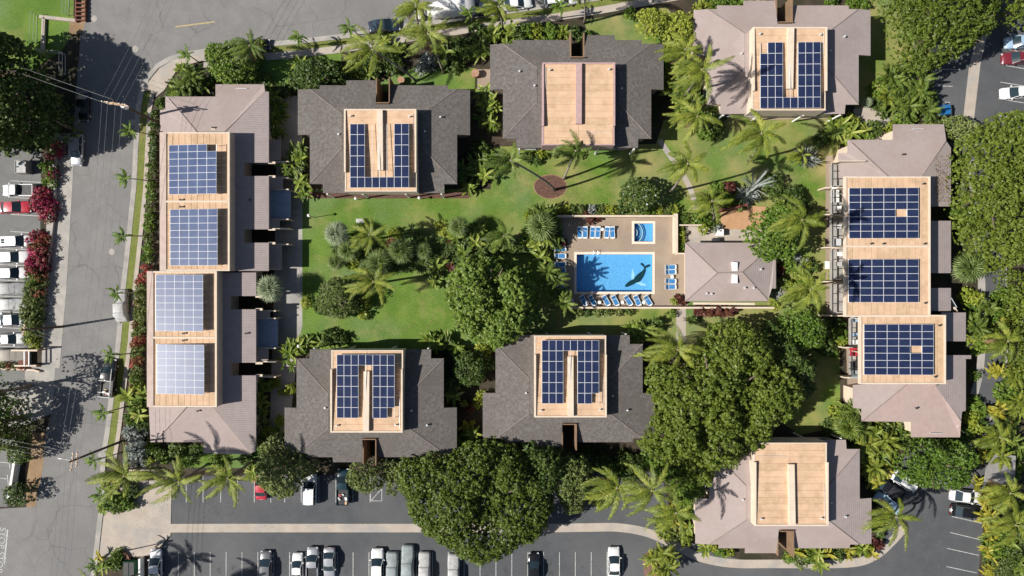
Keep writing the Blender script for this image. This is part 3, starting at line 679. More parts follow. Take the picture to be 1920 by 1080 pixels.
block_walls(tL, oL, [(302, 185), (404, 185), (404, 160), (500, 160), (502, 305), (457, 305), (457, 330), (502, 330), (502, 430), (457, 430), (457, 455), (502, 455), (502, 510), (478, 510), (478, 555), (432, 555), (432, 580), (478, 580), (478, 680), (432, 680), (432, 704), (478, 704), (472, 846), (381, 846), (381, 827), (283, 827), (281, 510), (300, 508)], 4.4, 4.1, M_cream)
flat_box(tL, oL, 300, 248, 431, 508, 3.6, 7.25, 10, 378, .95, M_wallbox)
flat_box(tL, oL, 276, 508.5, 407, 763, 3.6, 7.25, 10, 633, .95, M_wallbox)
LT = .12
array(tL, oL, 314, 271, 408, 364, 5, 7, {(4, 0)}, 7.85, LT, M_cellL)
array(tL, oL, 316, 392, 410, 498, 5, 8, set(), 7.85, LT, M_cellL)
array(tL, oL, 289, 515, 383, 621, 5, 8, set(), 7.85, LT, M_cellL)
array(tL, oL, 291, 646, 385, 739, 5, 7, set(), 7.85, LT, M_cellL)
M_blueroof = surf('blue_grey_metal', (.2, .25, .34), (.24, .29, .38), 1.5, rough=.5)
for (u0, v0, u1, v1) in ((505, 357, 545, 409), (480, 598, 521, 652)):
    poly_roof(tL, oL, 'canopy', [(u0, v0, 2.3), (u1, v0, 2.1), (u1, v1, 2.1), (u0, v1, 2.3)], M_blueroof, .15)
for v in (305, 331, 430, 456): poly_roof(tL, oL, 'ledge', [(503, v - 2, 4.1), (516, v - 2, 4.1), (516, v + 2, 4.1), (503, v + 2, 4.1)], M_cream, .3)
for v in (556, 580, 681, 704): poly_roof(tL, oL, 'ledge', [(479, v - 2, 4.1), (492, v - 2, 4.1), (492, v + 2, 4.1), (479, v + 2, 4.1)], M_cream, .3)
for u0, u1, vv in ((503, 541, (303, 333, 355, 411, 428, 458)), (479, 517, (553, 583, 597, 653, 678, 707))):
    for v in vv:
        p, q = P(u0, v, 2.6), P(u1, v, 2.6); mb = MB(); mb.box(p[0] - oL[0], q[0] - oL[0], p[1] - oL[1] - .09, p[1] - oL[1] + .09, 0, 2.6); mb.build('fin_wall', M_cream, tL)
for u0, v0, u1, v1 in ((504, 333, 530, 354), (504, 412, 524, 427), (504, 460, 528, 505), (504, 262, 526, 300), (480, 584, 506, 596), (480, 655, 503, 676)):
    poly_roof(tL, oL, 'entry_roof', [(u0, v0, 2.9), (u1, v0, 2.6), (u1, v1, 2.6), (u0, v1, 2.9)], M_pale, .15)
vents(tL, [wp(oL, a) for a in [(340, 375, 7.25), (340, 388, 7.25), (345, 625, 7.25), (345, 638, 7.25), (470, 375, 4.8), (462, 625, 4.7), (400, 240, 5.2), (372, 770, 5.2)]], M_dark)
poly_roof(tL, oL, 'skylight', [(396, 238, 5.3), (404, 238, 5.3), (404, 243, 5.3), (396, 243, 5.3)], M_cream, .2)

# long block on the right
oR = P(1690, 520, 0)
tR = empty('apartment_block', oR, 'long pink tiled block by the curved drive with three solar arrays', 'apartment block')
zR = lambda u, u0: 5.3 - (u - u0) * .022
def ER(pts, u0): return [(u, v, zR(u, u0)) for u, v in pts]
poly_roof(tR, oR, 'roof_slope', [(1590, 262, 4.4), (1675, 262, 4.4), (1675, 233, 3.7), (1770, 233, 3.7), (1774, 262, 4.45), (1727, 334, 5.3), (1667, 334, 5.3), (1597, 268, 4.6)], M_pale)
poly_roof(tR, oR, 'roof_slope', [(1573, 287, 4.1), (1590, 287, 4.45), (1590, 262, 4.45), (1597, 268, 4.6), (1667, 334, 5.3), (1573, 334, 4.1)], M_pale)
poly_roof(tR, oR, 'roof_slope', ER([(1732, 334), (1729, 330), (1774, 264), (1783, 277), (1783, 387), (1732, 387)], 1732), M_paleR)
for a, b, u0 in ((414, 512, 1736), (540, 583, 1736)):
    poly_roof(tR, oR, 'roof_slope', ER([(1738, a), (1783, a), (1783, b), (1738, b)], u0), M_paleR)
poly_roof(tR, oR, 'roof_slope', ER([(1765, 586), (1811, 586), (1811, 640), (1765, 640)], 1765), M_paleR)
poly_roof(tR, oR, 'roof_slope', ER([(1765, 666), (1821, 666), (1821, 673), (1811, 673), (1811, 770), (1804, 772), (1802, 790), (1755, 725), (1765, 719)], 1765), M_paleR)
M_pinkpatch = roof_mat('rosy_tile', (.38, .285, .255), (.41, .315, .285), (.37, .29, .265))
poly_roof(tR, oR, 'roof_slope', [(1703, 715, 5.3), (1754, 715, 5.3), (1802, 790, 4.5), (1800, 820, 3.9), (1709, 820, 3.9), (1709, 791, 4.5), (1616, 790, 4.5)], M_pinkpatch)
poly_roof(tR, oR, 'roof_slope', [(1600, 722, 4.2), (1690, 715, 5.3), (1703, 718, 5.3), (1616, 790, 4.5), (1616, 766, 4.4), (1600, 765, 4.2)], M_pale)
ridge(tR, [(wp(oR, a), wp(oR, b)) for a, b in [((1597, 268, 4.6), (1667, 332, 5.3)), ((1774, 264, 4.45), (1729, 330, 5.3)), ((1616, 790, 4.5), (1703, 718, 5.3)), ((1802, 790, 4.5), (1754, 720, 5.3))]])
block_walls(tR, oR, [(1592, 265), (1677, 265), (1677, 236), (1768, 236), (1780, 279), (1780, 387), (1752, 387), (1752, 414), (1780, 414), (1780, 512), (1752, 512), (1752, 540), (1780, 540), (1808, 588), (1808, 640), (1775, 640), (1775, 666), (1808, 668), (1806, 770), (1800, 818), (1711, 818), (1711, 789), (1618, 788), (1602, 763), (1602, 725), (1660, 718), (1660, 595), (1632, 592), (1632, 336), (1580, 332), (1580, 300)], 4.4, 4.0, M_cream)
flat_box(tR, oR, 1583, 331, 1744, 594, 0, 7.25, 13, 462, .3, M_cream, 3.2)
flat_box(tR, oR, 1611, 590.5, 1773, 720, 0, 7.23, 13, None, .3, M_cream, 3.2)
array(tR, oR, 1593, 352, 1721, 447, 6, 7, {(4, 3)}, 7.5, .035)
array(tR, oR, 1592, 486, 1721, 567, 6, 6, set(), 7.5, .035)
array(tR, oR, 1621, 608, 1749, 703, 6, 7, {(4, 3)}, 7.5, .035)
vents(tR, [wp(oR, a) for a in [(1632, 457, 7.25), (1655, 457, 7.25), (1730, 345, 7.25), (1732, 457, 7.25), (1733, 568, 7.25), (1760, 610, 7.25), (1752, 706, 7.25), (1717, 765, 4.9), (1692, 290, 4.9)]], M_dark)
# garden side lanais of the right block: screens and party walls
for v, zz in ((352, 2.6), (402, 2.6), (464, 2.6), (528, 2.6), (592, 2.6), (652, 2.6), (708, 2.6)):
    x0, y0, _ = P(1547 if v < 600 else 1583, v - (1 if v < 600 else 4), zz); x1, y1, _ = P(1583 if v < 600 else 1611, v + (1 if v < 600 else 4), zz); x1 += 1.6
    mb = MB(); yc = (y0 + y1) / 2; mb.box(x0 - oR[0], x1 - oR[0], yc - oR[1] - .1, yc - oR[1] + .1, 0, zz); mb.build('party_wall', M_cream, tR)
for k, (va, vb) in enumerate(((306, 350), (355, 400), (406, 462), (467, 525), (532, 588), (598, 648), (660, 705))):
    uo = 0 if va < 590 else 36
    e = MB(); x0, y1, _ = P(1562 + uo, va, 4.2); x1, y0, _ = P(1574 + uo, vb, 4.2)
    for j in range(4):
        yy = y0 + (y1 - y0) * j / 3; e.box(x0 - oR[0], x1 - oR[0], yy - oR[1] - .05, yy - oR[1] + .05, 4.05, 4.2)
    e.box(x0 - oR[0] - .05, x0 - oR[0] + .05, y0 - oR[1], y1 - oR[1], 4.0, 4.19); e.build('balcony_rail', M_dark, tR)
    e = MB(); e.box(x0 - oR[0] + .2, x1 - oR[0] + 3.4, y0 - oR[1], y1 - oR[1], 2.62, 2.76); e.build('balcony_floor', M_concg, tR)
    e = MB(); e.box(x0 - oR[0] + .3, x1 - oR[0] + 3.2, y1 - oR[1] + .02, y1 - oR[1] + .14, 2.77, 5.6); e.build('screen_wall', M_cream, tR)

# pool house
oP = P(1370, 510, 0)
tP = empty('pool_house', oP, 'low pink hip roofed pool house right of the swimming pool', 'pool house')
poly_roof(tP, oP, 'roof_slope', [(1285, 455, 3.2), (1345, 512, 4.3), (1285, 565, 3.2)], M_pale)
poly_roof(tP, oP, 'roof_slope', [(1285, 455, 3.2), (1418, 455, 3.2), (1455, 455, 3.2), (1392, 510, 4.3), (1345, 512, 4.3)], M_pale)
poly_roof(tP, oP, 'roof_slope', [(1455, 455, 3.2), (1455, 541, 3.2), (1447, 541, 3.3), (1440, 563, 3.2), (1392, 510, 4.3)], M_paleR)
poly_roof(tP, oP, 'roof_slope', [(1285, 565, 3.2), (1345, 512, 4.3), (1392, 510, 4.3), (1440, 563, 3.2), (1438, 565, 3.15)], M_pale)
ridge(tP, [(wp(oP, a), wp(oP, b)) for a, b in [((1285, 455, 3.2), (1345, 512, 4.3)), ((1285, 565, 3.2), (1345, 512, 4.3)), ((1345, 512, 4.3), (1392, 510, 4.3)), ((1455, 455, 3.2), (1392, 510, 4.3)), ((1440, 563, 3.2), (1392, 510, 4.3))]])
block_walls(tP, oP, [(1287, 458), (1452, 458), (1452, 540), (1438, 562), (1287, 562)], 3.1, 3.0, M_cream, (1.6,))
for v0, v1 in ((491, 508), (514, 531)):
    poly_roof(tP, oP, 'skylight', [(1373, v0, 4.4), (1383, v0 + 1, 4.4), (1383, v1, 4.4), (1373, v1, 4.4)], M_white, .45)
vents(tP, [wp(oP, a) for a in [(1324, 550, 3.5), (1333, 551, 3.5), (1395, 540, 3.8), (1412, 540, 3.7), (1425, 505, 3.7)]])
poly_roof(tP, oP, 'gutter', [(1300, 567, 2.9), (1415, 568, 2.9), (1415, 572, 2.9), (1300, 571, 2.9)], M_cream, .2)

# carport roof at the right edge
oC = P(1876, 880, 0); tC = empty('carport', oC, 'grey shingled carport roof at the lower right edge', 'carport')
poly_roof(tC, oC, 'roof_slope', [(1870, 848, 3.0), (1905, 855, 2.6), (1902, 912, 2.6), (1846, 903, 3.2), (1850, 878, 3.2)], surf('grey_shingle', (.3, .28, .26), (.36, .34, .32), 2.5, fine=(6, .3)))
for u, v in ((1852, 882), (1850, 900), (1898, 905), (1898, 860)):
    x, y, _ = P(u, v, 0); mb = MB(); mb.box(x - oC[0] - .08, x - oC[0] + .08, y - oC[1] - .08, y - oC[1] + .08, 0, 2.5); mb.build('post', M_wood, tC)
# ------------------------------------------------------------------ vegetation
G = lambda *a: a
M_monkey = leafmat('monkeypod_leaf', [(.042, .068, .01), (.086, .128, .014), (.132, .182, .021), (.2, .24, .038)])
M_ficus = leafmat('ficus_leaf', [(.045, .085, .012), (.1, .17, .022), (.165, .24, .035), (.29, .34, .09)])
M_bright = leafmat('bright_leaf', [(.04, .08, .01), (.085, .155, .016), (.14, .225, .026), (.25, .33, .055)])
M_lime = leafmat('lime_leaf', [(.09, .13, .015), (.2, .26, .025), (.3, .34, .04), (.42, .44, .08)])
M_dgreen = leafmat('dark_leaf', [(.024, .048, .01), (.055, .098, .017), (.092, .142, .026), (.18, .235, .06)])
M_olive = leafmat('olive_leaf', [(.055, .08, .02), (.11, .15, .035), (.17, .215, .055), (.3, .34, .12)])
M_silver = leafmat('silver_leaf', [(.14, .16, .14), (.22, .25, .22), (.32, .35, .32), (.45, .48, .45)])
M_pink = leafmat('bougainvillea', [(.06, .09, .015), (.13, .07, .03), (.42, .03, .1), (.65, .05, .2)])
M_redmix = leafmat('red_flower_hedge', [(.06, .09, .02), (.11, .12, .03), (.3, .07, .05), (.6, .06, .08)])
M_ti = leafmat('ti_leaf', [(.05, .015, .015), (.1, .03, .025), (.15, .05, .03), (.2, .12, .04)])
M_banana = leafmat('banana_leaf', [(.045, .08, .012), (.12, .18, .02), (.22, .28, .038), (.45, .46, .12)])
M_bananaY = leafmat('golden_leaf', [(.12, .13, .015), (.26, .26, .025), (.38, .34, .04), (.5, .45, .1)])
M_coco = leafmat('coconut_frond', [(.055, .09, .012), (.13, .175, .02), (.25, .29, .035), (.46, .45, .1)])
M_cocoD = leafmat('green_frond', [(.035, .065, .012), (.08, .13, .018), (.15, .21, .03), (.3, .34, .08)])
M_fan = leafmat('fan_leaf', [(.04, .07, .02), (.09, .14, .03), (.16, .22, .06), (.3, .36, .14)])
M_fansil = leafmat('silver_fan_leaf', [(.1, .14, .08), (.2, .25, .14), (.32, .37, .22), (.48, .52, .36)])

def leaf_quads(C, N, L_, W_, rs):
    """diamond leaves at centres C with normals N"""
    n = len(C)
    r = rs.normal(size=(n, 3)); a = np.cross(N, r); a /= np.linalg.norm(a, axis=1, keepdims=True) + 1e-9
    b = np.cross(N, a)
    L_ = L_ * rs.uniform(.7, 1.3, (n, 1)); W_ = W_ * rs.uniform(.75, 1.25, (n, 1))
    V = np.stack([C - a * L_ / 2, C + b * W_ / 2 + N * W_ * .12, C + a * L_ / 2, C - b * W_ / 2 + N * W_ * .12], axis=1).reshape(-1, 3)
    return V, np.arange(n * 4).reshape(n, 4)
def poly_dist(px, py, poly):
    """inside test and distance to the outline, vectorised"""
    ins = np.zeros(len(px), bool); d = np.full(len(px), 1e9); n = len(poly)
    for i in range(n):
        x0, y0 = poly[i]; x1, y1 = poly[(i + 1) % n]
        c = ((y0 > py) != (y1 > py)) & (px < (x1 - x0) * (py - y0) / (y1 - y0 + 1e-12) + x0); ins ^= c
        ex, ey = x1 - x0, y1 - y0; t = np.clip(((px - x0) * ex + (py - y0) * ey) / (ex * ex + ey * ey + 1e-9), 0, 1)
        d = np.minimum(d, np.hypot(px - x0 - t * ex, py - y0 - t * ey))
    return ins, d
def crown(name, poly, zb, zt, mat_, leaf=.34, per=42, clump=.85, seed=0, flat=.6, gap=.24, parent=None, loc=(0, 0, 0), flowers=None, width=.62, lobes=.34):
    """foliage over a plan outline: many small leaf clumps on a gently lobed dome, a fainter layer below them"""
    rs = np.random.RandomState(seed)
    P_ = np.array(poly); x0, y0 = P_.min(0); x1, y1 = P_.max(0)
    A = abs(area2(poly)) / 2; big = A > 12
    cl = clump * (.55 if big else .8)
    nc = max(8, int(A / (cl * cl * .55)))
    def pts(n):
        q = rs.uniform((x0, y0), (x1, y1), (n * 4 + 20, 2)); ins, d = poly_dist(q[:, 0], q[:, 1], poly); return q[ins][:n], d[ins][:n]
    q, d = pts(nc); dm = max(d.max(), .3)
    k = max(3, int(A / 9)); lb, _ = pts(k); lr = rs.uniform(1.2, 3.2, k) * (1 if big else .4)
    H = zt - zb
    def surf_z(q, d):
        t = np.clip(d / (dm * flat), 0, 1); dome = np.sqrt(np.clip(1 - (1 - t) ** 2, 0, 1)); lobe = np.zeros(len(q))
        for c, r in zip(lb, lr):
            dd = np.hypot(q[:, 0] - c[0], q[:, 1] - c[1]) / r; lobe = np.maximum(lobe, np.sqrt(np.clip(1 - dd * dd, 0, 1)))
        return zb + H * ((1 - lobes) * dome + lobes * lobe * (.4 + .6 * dome))
    z = surf_z(q, d) + rs.normal(0, .32 * cl, len(q))
    low = rs.uniform(size=len(q)) < gap
    z -= low * rs.uniform(.5, 1.6, len(q)) * min(H * .3, 1.1)
    C0 = np.column_stack([q, z]); rc = cl * rs.uniform(.4, .8, len(q))
    n = int(A * per * 1.5); idx = rs.randint(0, len(C0), n)
    dr = rs.normal(size=(n, 3)); dr[:, 2] = np.abs(dr[:, 2]) - .3; dr /= np.linalg.norm(dr, axis=1, keepdims=True)
    C = C0[idx] + dr * (rc[idx] * rs.uniform(.3, 1.0, n) ** .5)[:, None] * np.array([1, 1, .8])
    N = dr * .8 + np.array([0, 0, .6]) + rs.normal(0, .4, (n, 3)); N /= np.linalg.norm(N, axis=1, keepdims=True)
    V, F = leaf_quads(C, N, leaf, leaf * width, rs)
    # the inner layer closes the crown against the ground
    n2 = int(A * 16); q2, d2 = pts(n2); z2 = surf_z(q2, d2) - rs.uniform(.9, 2.0, len(q2)) * min(1, H * .3)
    N2 = np.array([0, 0, 1.0]) + rs.normal(0, .35, (len(q2), 3)); N2 /= np.linalg.norm(N2, axis=1, keepdims=True)
    V2, F2 = leaf_quads(np.column_stack([q2, z2]), N2, leaf * 1.5, leaf * 1.1, rs)
    F = np.vstack([F, F2 + len(V)]); V = np.vstack([V, V2])
    mi = None; mats = [mat_]
    if flowers:
        mi = (rs.uniform(size=len(F)) < flowers[1]).astype(int); mats.append(flowers[0])
    me = mesh_np(name, V, F, mi)
    return link(name, me, mats, parent, loc)
def blob_poly(r, seed, n=22, rough=.16, ry=None):
    rs = random.Random(seed); ph = [rs.uniform(0, 6.28) for _ in range(4)]; ry = ry or r
    out = []
    for i in range(n):
        a = 2 * math.pi * i / n; m = 1 + rough * (math.sin(3 * a + ph[0]) * .5 + math.sin(5 * a + ph[1]) * .4 + math.sin(8 * a + ph[2]) * .35)
        out.append((r * m * math.cos(a), ry * m * math.sin(a)))
    return out
def rough_poly(poly, amp, seed):
    """roughen an outline"""
    rs = random.Random(seed); out = []; n = len(poly)
    for i in range(n):
        a, b = Vector(poly[i]), Vector(poly[(i + 1) % n]); L_ = (b - a).length; k = max(1, int(L_ / 1.3)); nn = Vector((-(b - a).y, (b - a).x)) / max(L_, .01)
        for j in range(k): out.append(tuple(a.lerp(b, j / k) + nn * rs.uniform(-amp, amp)))
    return out
def trunk(parent, h, r, spread, nl, seed, m=None):
    rs = random.Random(seed); mb = MB()
    mb.tube([(0, 0, -.1), (.05, 0, h * .25), (.1 * r, .1, h * .5)], [r * 1.25, r, r * .85], 8)
    for i in range(nl):
        a = 2 * math.pi * i / nl + rs.uniform(-.3, .3); s = spread * rs.uniform(.6, .95)
        mb.tube([(0, 0, h * .45), (math.cos(a) * s * .4, math.sin(a) * s * .4, h * .68), (math.cos(a) * s, math.sin(a) * s, h * rs.uniform(.8, .95))], [r * .6, r * .4, r * .12], 6)
    return mb.build('trunk', m or M_bark, parent)
VEG = []     # things labelled automatically at the end
def veg(t, phrase): t['_ph'] = phrase; VEG.append(t); return t
def big_tree(desc, pts, zb, zt, m, leaf, seed, name='shade_tree', group='broad canopy trees', **kw):
    zc = zb + (zt - zb) * .55
    pw = [P(u, v, zc)[:2] for u, v in pts]; c = (sum(p[0] for p in pw) / len(pw), sum(p[1] for p in pw) / len(pw))
    t = empty(name, (c[0], c[1], 0), desc, 'tree', group)
    poly = rough_poly([(x - c[0], y - c[1]) for x, y in ccw(pw)], .5, seed)
    crown('crown', poly, zb, zt, m, leaf, seed=seed, parent=t, **kw)
    R = math.sqrt(abs(area2(poly)) / 2 / math.pi)
    trunk(t, zt * .95, .12 + R * .045, R * .8, 7, seed)
    return t

big_tree('huge spreading green tree, largest crown, left of the lower right service yard', [(1212, 700), (1235, 682), (1290, 690), (1302, 665), (1330, 642), (1345, 612), (1392, 597), (1420, 625), (1448, 642), (1455, 680), (1492, 695), (1512, 728), (1505, 762), (1480, 790), (1458, 828), (1422, 850), (1392, 880), (1355, 888), (1330, 912), (1300, 915), (1285, 880), (1250, 868), (1212, 860), (1204, 830), (1230, 800), (1228, 740)], 4.5, 11.5, M_monkey, .40, 1, flat=.55, clump=1.15, per=44)
big_tree('huge yellowish green spreading tree covering the lower parking lot', [(732, 890), (745, 865), (800, 860), (860, 847), (920, 835), (965, 840), (985, 865), (1025, 895), (1035, 950), (1022, 1000), (1000, 1035), (960, 1045), (900, 1062), (855, 1050), (830, 1025), (790, 1010), (770, 975), (765, 950), (740, 925)], 4.5, 11, M_monkey, .38, 2, flat=.55, clump=1.1, per=44)
big_tree('dark green tree against the right side of the huge lower tree', [(975, 835), (1015, 838), (1050, 855), (1062, 885), (1042, 915), (1032, 945), (1005, 930)], 4, 9, M_dgreen, .36, 3, name='tree', clump=.9)
big_tree('grey green tree with ragged crown beside the windblown palms of the lower lot', [(1052, 862), (1095, 858), (1112, 885), (1110, 925), (1095, 965), (1065, 965), (1048, 935), (1040, 900)], 3, 8, M_olive, .34, 4, name='tree', clump=.8)
big_tree('dense round tree with glossy leaves left of the swimming pool', [(832, 535), (850, 500), (870, 482), (900, 474), (940, 482), (975, 500), (1005, 530), (1010, 570), (1000, 610), (975, 640), (930, 655), (885, 645), (850, 620), (838, 580)], 2.8, 10, M_ficus, .46, 5, name='ficus_tree', clump=1.0, per=40, width=.7)
big_tree('wide dark green tree shading the top right parking spaces', [(1668, -60), (1900, -60), (1888, 20), (1872, 50), (1850, 75), (1800, 105), (1752, 128), (1712, 112), (1690, 72), (1676, 30)], 4.5, 11.5, M_monkey, .36, 6, clump=1.0)
big_tree('big bright green tree over the curved drive at the right edge', [(1815, 262), (1845, 236), (1880, 215), (1960, 200), (1990, 300), (1980, 440), (1925, 500), (1865, 507), (1842, 472), (1820, 430), (1808, 380), (1805, 320)], 4.5, 11, M_monkey, .36, 7, clump=.95)
big_tree('green tree corner at the very top right edge', [(1895, -60), (1990, -60), (1990, 40), (1925, 34), (1900, 22)], 4.5, 10, M_monkey, .36, 8, name='tree')
big_tree('round green tree touching the right corner of the pool house', [(1408, 430), (1425, 398), (1462, 382), (1498, 392), (1514, 430), (1500, 470), (1470, 488), (1432, 484), (1412, 462)], 3, 8.5, M_bright, .36, 9, name='tree', clump=.7)
big_tree('bright round tree above the huge tree near the lanais', [(1468, 600), (1490, 583), (1530, 582), (1555, 600), (1560, 630), (1540, 652), (1500, 655), (1475, 635)], 2.6, 7.5, M_bright, .34, 10, name='tree', clump=.6)
big_tree('bright green oval tree between the right block and lower right parking', [(1690, 862), (1700, 838), (1745, 828), (1800, 832), (1830, 845), (1838, 880), (1815, 910), (1770, 922), (1720, 918), (1695, 895)], 2.6, 7.5, M_bright, .34, 11, name='tree', clump=.65)
big_tree('dark glossy plumeria tree with white flowers above the pool terrace', [(1160, 365), (1168, 342), (1190, 330), (1215, 336), (1236, 352), (1234, 378), (1215, 396), (1185, 398), (1165, 388)], 1.8, 5.5, M_dgreen, .34, 12, name='plumeria_tree', group='garden trees', clump=.55, flowers=(M_white, .02))
big_tree('bright green tree at the street corner beside dark palms', [(384, 100), (398, 82), (430, 74), (455, 84), (470, 110), (462, 140), (425, 155), (395, 145), (383, 122)], 2.6, 7, M_bright, .36, 13, name='tree', clump=.65)
big_tree('large dark tree at the upper left edge casting shade on the street', [(-140, 90), (-80, 50), (0, 55), (40, 90), (58, 130), (60, 190), (45, 240), (10, 275), (-60, 290), (-140, 250)], 5, 14.5, M_dgreen, .42, 14, clump=1.0, per=38)
big_tree('tall dark tree beyond the corner lawn with its shade on the west car park', [(-160, 60), (-60, 20), (-10, 60), (10, 150), (-20, 260), (-120, 300)], 6, 15, M_dgreen, .45, 141, clump=1.1, per=30)
big_tree('low dark tree at the left edge above the west car park', [(-130, 170), (-60, 140), (0, 150), (34, 200), (36, 250), (0, 270), (-100, 280)], 3, 7.5, M_dgreen, .38, 143, name='tree', clump=.8)
big_tree('dark street tree over the shaded west pavement near the corner', [(72, 180), (95, 165), (112, 190), (116, 235), (104, 275), (80, 285), (66, 250), (62, 210)], 3, 8.5, M_dgreen, .36, 142, name='tree', clump=.8)
big_tree('tree with yellowing leaves at the lower left edge', [(-90, 730), (0, 742), (30, 762), (40, 800), (30, 835), (0, 850), (-80, 850)], 3, 8, M_monkey, .34, 15, name='tree', clump=.8)
big_tree('lacy thin tree over the wall at the lower left edge', [(-70, 700), (-20, 690), (0, 730), (-10, 790), (-60, 800)], 7, 12, M_dgreen, .3, 151, name='tree', clump=.6, per=16, gap=.5)
big_tree('small dark tree hugging the long wall at the lower left', [(10, 835), (36, 818), (55, 835), (58, 860), (35, 872), (12, 868)], 1.8, 4.5, M_dgreen, .3, 16, name='tree', clump=.5)
big_tree('small dark tree at the foot of the long wall in the lower left corner', [(0, 915), (22, 905), (44, 918), (52, 945), (28, 955), (0, 948)], 1.4, 4.0, M_dgreen, .3, 17, name='tree', clump=.5, per=30)
big_tree('mottled olive tree over the red car in the lower lot', [(478, 870), (484, 835), (505, 822), (530, 835), (560, 852), (588, 872), (580, 898), (560, 905), (545, 932), (515, 942), (490, 925), (480, 900)], 3, 8, M_olive, .34, 18, name='tree', clump=.75)
big_tree('small round olive tree over the ruled parking bay', [(650, 895), (660, 872), (685, 865), (712, 872), (722, 892), (712, 920), (688, 930), (662, 920)], 2.6, 6.5, M_olive, .32, 19, name='tree', clump=.6)
big_tree('grey green tree clinging to the left side of the huge lower tree', [(715, 870), (735, 862), (752, 880), (755, 915), (742, 935), (722, 925), (714, 900)], 2.4, 6.5, M_olive, .3, 20, name='tree', clump=.55)
big_tree('feathery olive tree on the central lawn', [(590, 560), (598, 532), (622, 518), (650, 525), (668, 550), (664, 585), (640, 600), (612, 600), (596, 585)], 1.8, 6, M_olive, .42, 21, name='tree', group='garden trees', clump=.7, per=34, width=.28)
big_tree('dense leafy hedge tree along the top pavement left of the middle', [(545, 118), (575, 104), (615, 106), (640, 122), (645, 150), (620, 165), (590, 168), (552, 156)], 2, 5.5, M_dgreen, .36, 22, name='tree', clump=.6, group='garden trees')
big_tree('pale green round tree above the right block beside the parking', [(1772, 235), (1785, 216), (1812, 212), (1832, 228), (1836, 252), (1820, 272), (1795, 275), (1775, 258)], 1.8, 5.5, M_olive, .3, 23, name='tree', clump=.5, group='garden trees')
big_tree('tall clipped mass of shrubs along the drive at the right edge', [(1892, 512), (1930, 506), (1960, 600), (1960, 760), (1915, 740), (1895, 700), (1888, 640), (1892, 580)], 1.5, 5.5, M_monkey, .32, 24, name='hedge', clump=.6)
big_tree('dark shaded tree between the huge tree and the lanais', [(1440, 600), (1470, 612), (1500, 660), (1530, 690), (1535, 730), (1510, 760), (1480, 740), (1455, 700)], 3, 7.5, M_dgreen, .36, 25, name='tree', clump=.8)
big_tree('dark dense tree under the left edge of the lower middle house', [(850, 668), (880, 655), (905, 668), (912, 695), (900, 720), (868, 722), (846, 700)], 1.6, 5, M_dgreen, .34, 26, name='tree', clump=.55, group='garden trees')
big_tree('green tree behind the palms at the top of the upper right house', [(1195, 20), (1222, 8), (1246, 25), (1250, 50), (1235, 70), (1205, 62), (1194, 42)], 1.8, 5.5, M_lime, .32, 27, name='tree', clump=.5, group='garden trees')
big_tree('yellow green tree left of the upper right house', [(1250, 30), (1272, 18), (1292, 30), (1300, 55), (1290, 85), (1265, 88), (1250, 62)], 1.8, 5.5, M_lime, .32, 28, name='tree', clump=.5, group='garden trees')
big_tree('dark shrubby tree in front of the huge lower trees under the eaves', [(905, 838), (960, 825), (1010, 832), (1060, 850), (1110, 858), (1090, 875), (1020, 870), (960, 860), (915, 860)], 1.4, 4.2, M_dgreen, .34, 29, name='tree', clump=.6, group='garden trees')
big_tree('green tree at the lower right corner of the huge tree', [(1210, 825), (1250, 840), (1300, 880), (1330, 920), (1310, 945), (1280, 930), (1240, 900), (1205, 870)], 2.4, 6.5, M_bright, .36, 30, name='tree', clump=.8)

# ---- shrubs: a few source meshes per kind, copied with their own labels
_src = {}
def shrub_mesh(kind, r, var):
    key = (kind, r, var)
    if key in _src: return _src[key]
    seed = hash(kind) % 1000 if False else sum(map(ord, kind)) * 7 + int(r * 10) + var * 131
    K = {'bush': (M_bright, .3, None), 'dark': (M_dgreen, .3, None), 'lime': (M_lime, .28, None), 'olive': (M_olive, .28, None), 'silver': (M_silver, .3, None),
         'pink': (M_pink, .3, None), 'red': (M_redmix, .28, None), 'ti': (M_ti, .5, None), 'round': (M_bright, .2, None), 'plum': (M_dgreen, .36, (M_white, .03))}[kind]
    o = crown('foliage', blob_poly(r, seed), .1, r * .95 + .5, K[0], K[1], per=62, clump=.5 if r > 1 else .3, seed=seed, flat=.9, gap=.3, flowers=K[2])
    _src[key] = (o.data,); bpy.data.objects.remove(o); return _src[key]
def lance_leaf(L_, W_, droop, lift, seg=4):
    """arched long leaf with a folded midrib, growing along +x"""
    V = []; F = []
    for i in range(seg + 1):
        s = i / seg; x = L_ * s * (1 - .12 * s * droop); z = L_ * (lift * s - droop * s * s); w_ = W_ * math.sin(math.pi * min(.97, .12 + .85 * s)) ** .8 / 2
        V += [(x, -w_, z + w_ * .35), (x, 0, z), (x, w_, z + w_ * .35)]
    for i in range(seg):
        a = i * 3; F += [(a, a + 3, a + 4, a + 1), (a + 1, a + 4, a + 5, a + 2)]
    return V, F
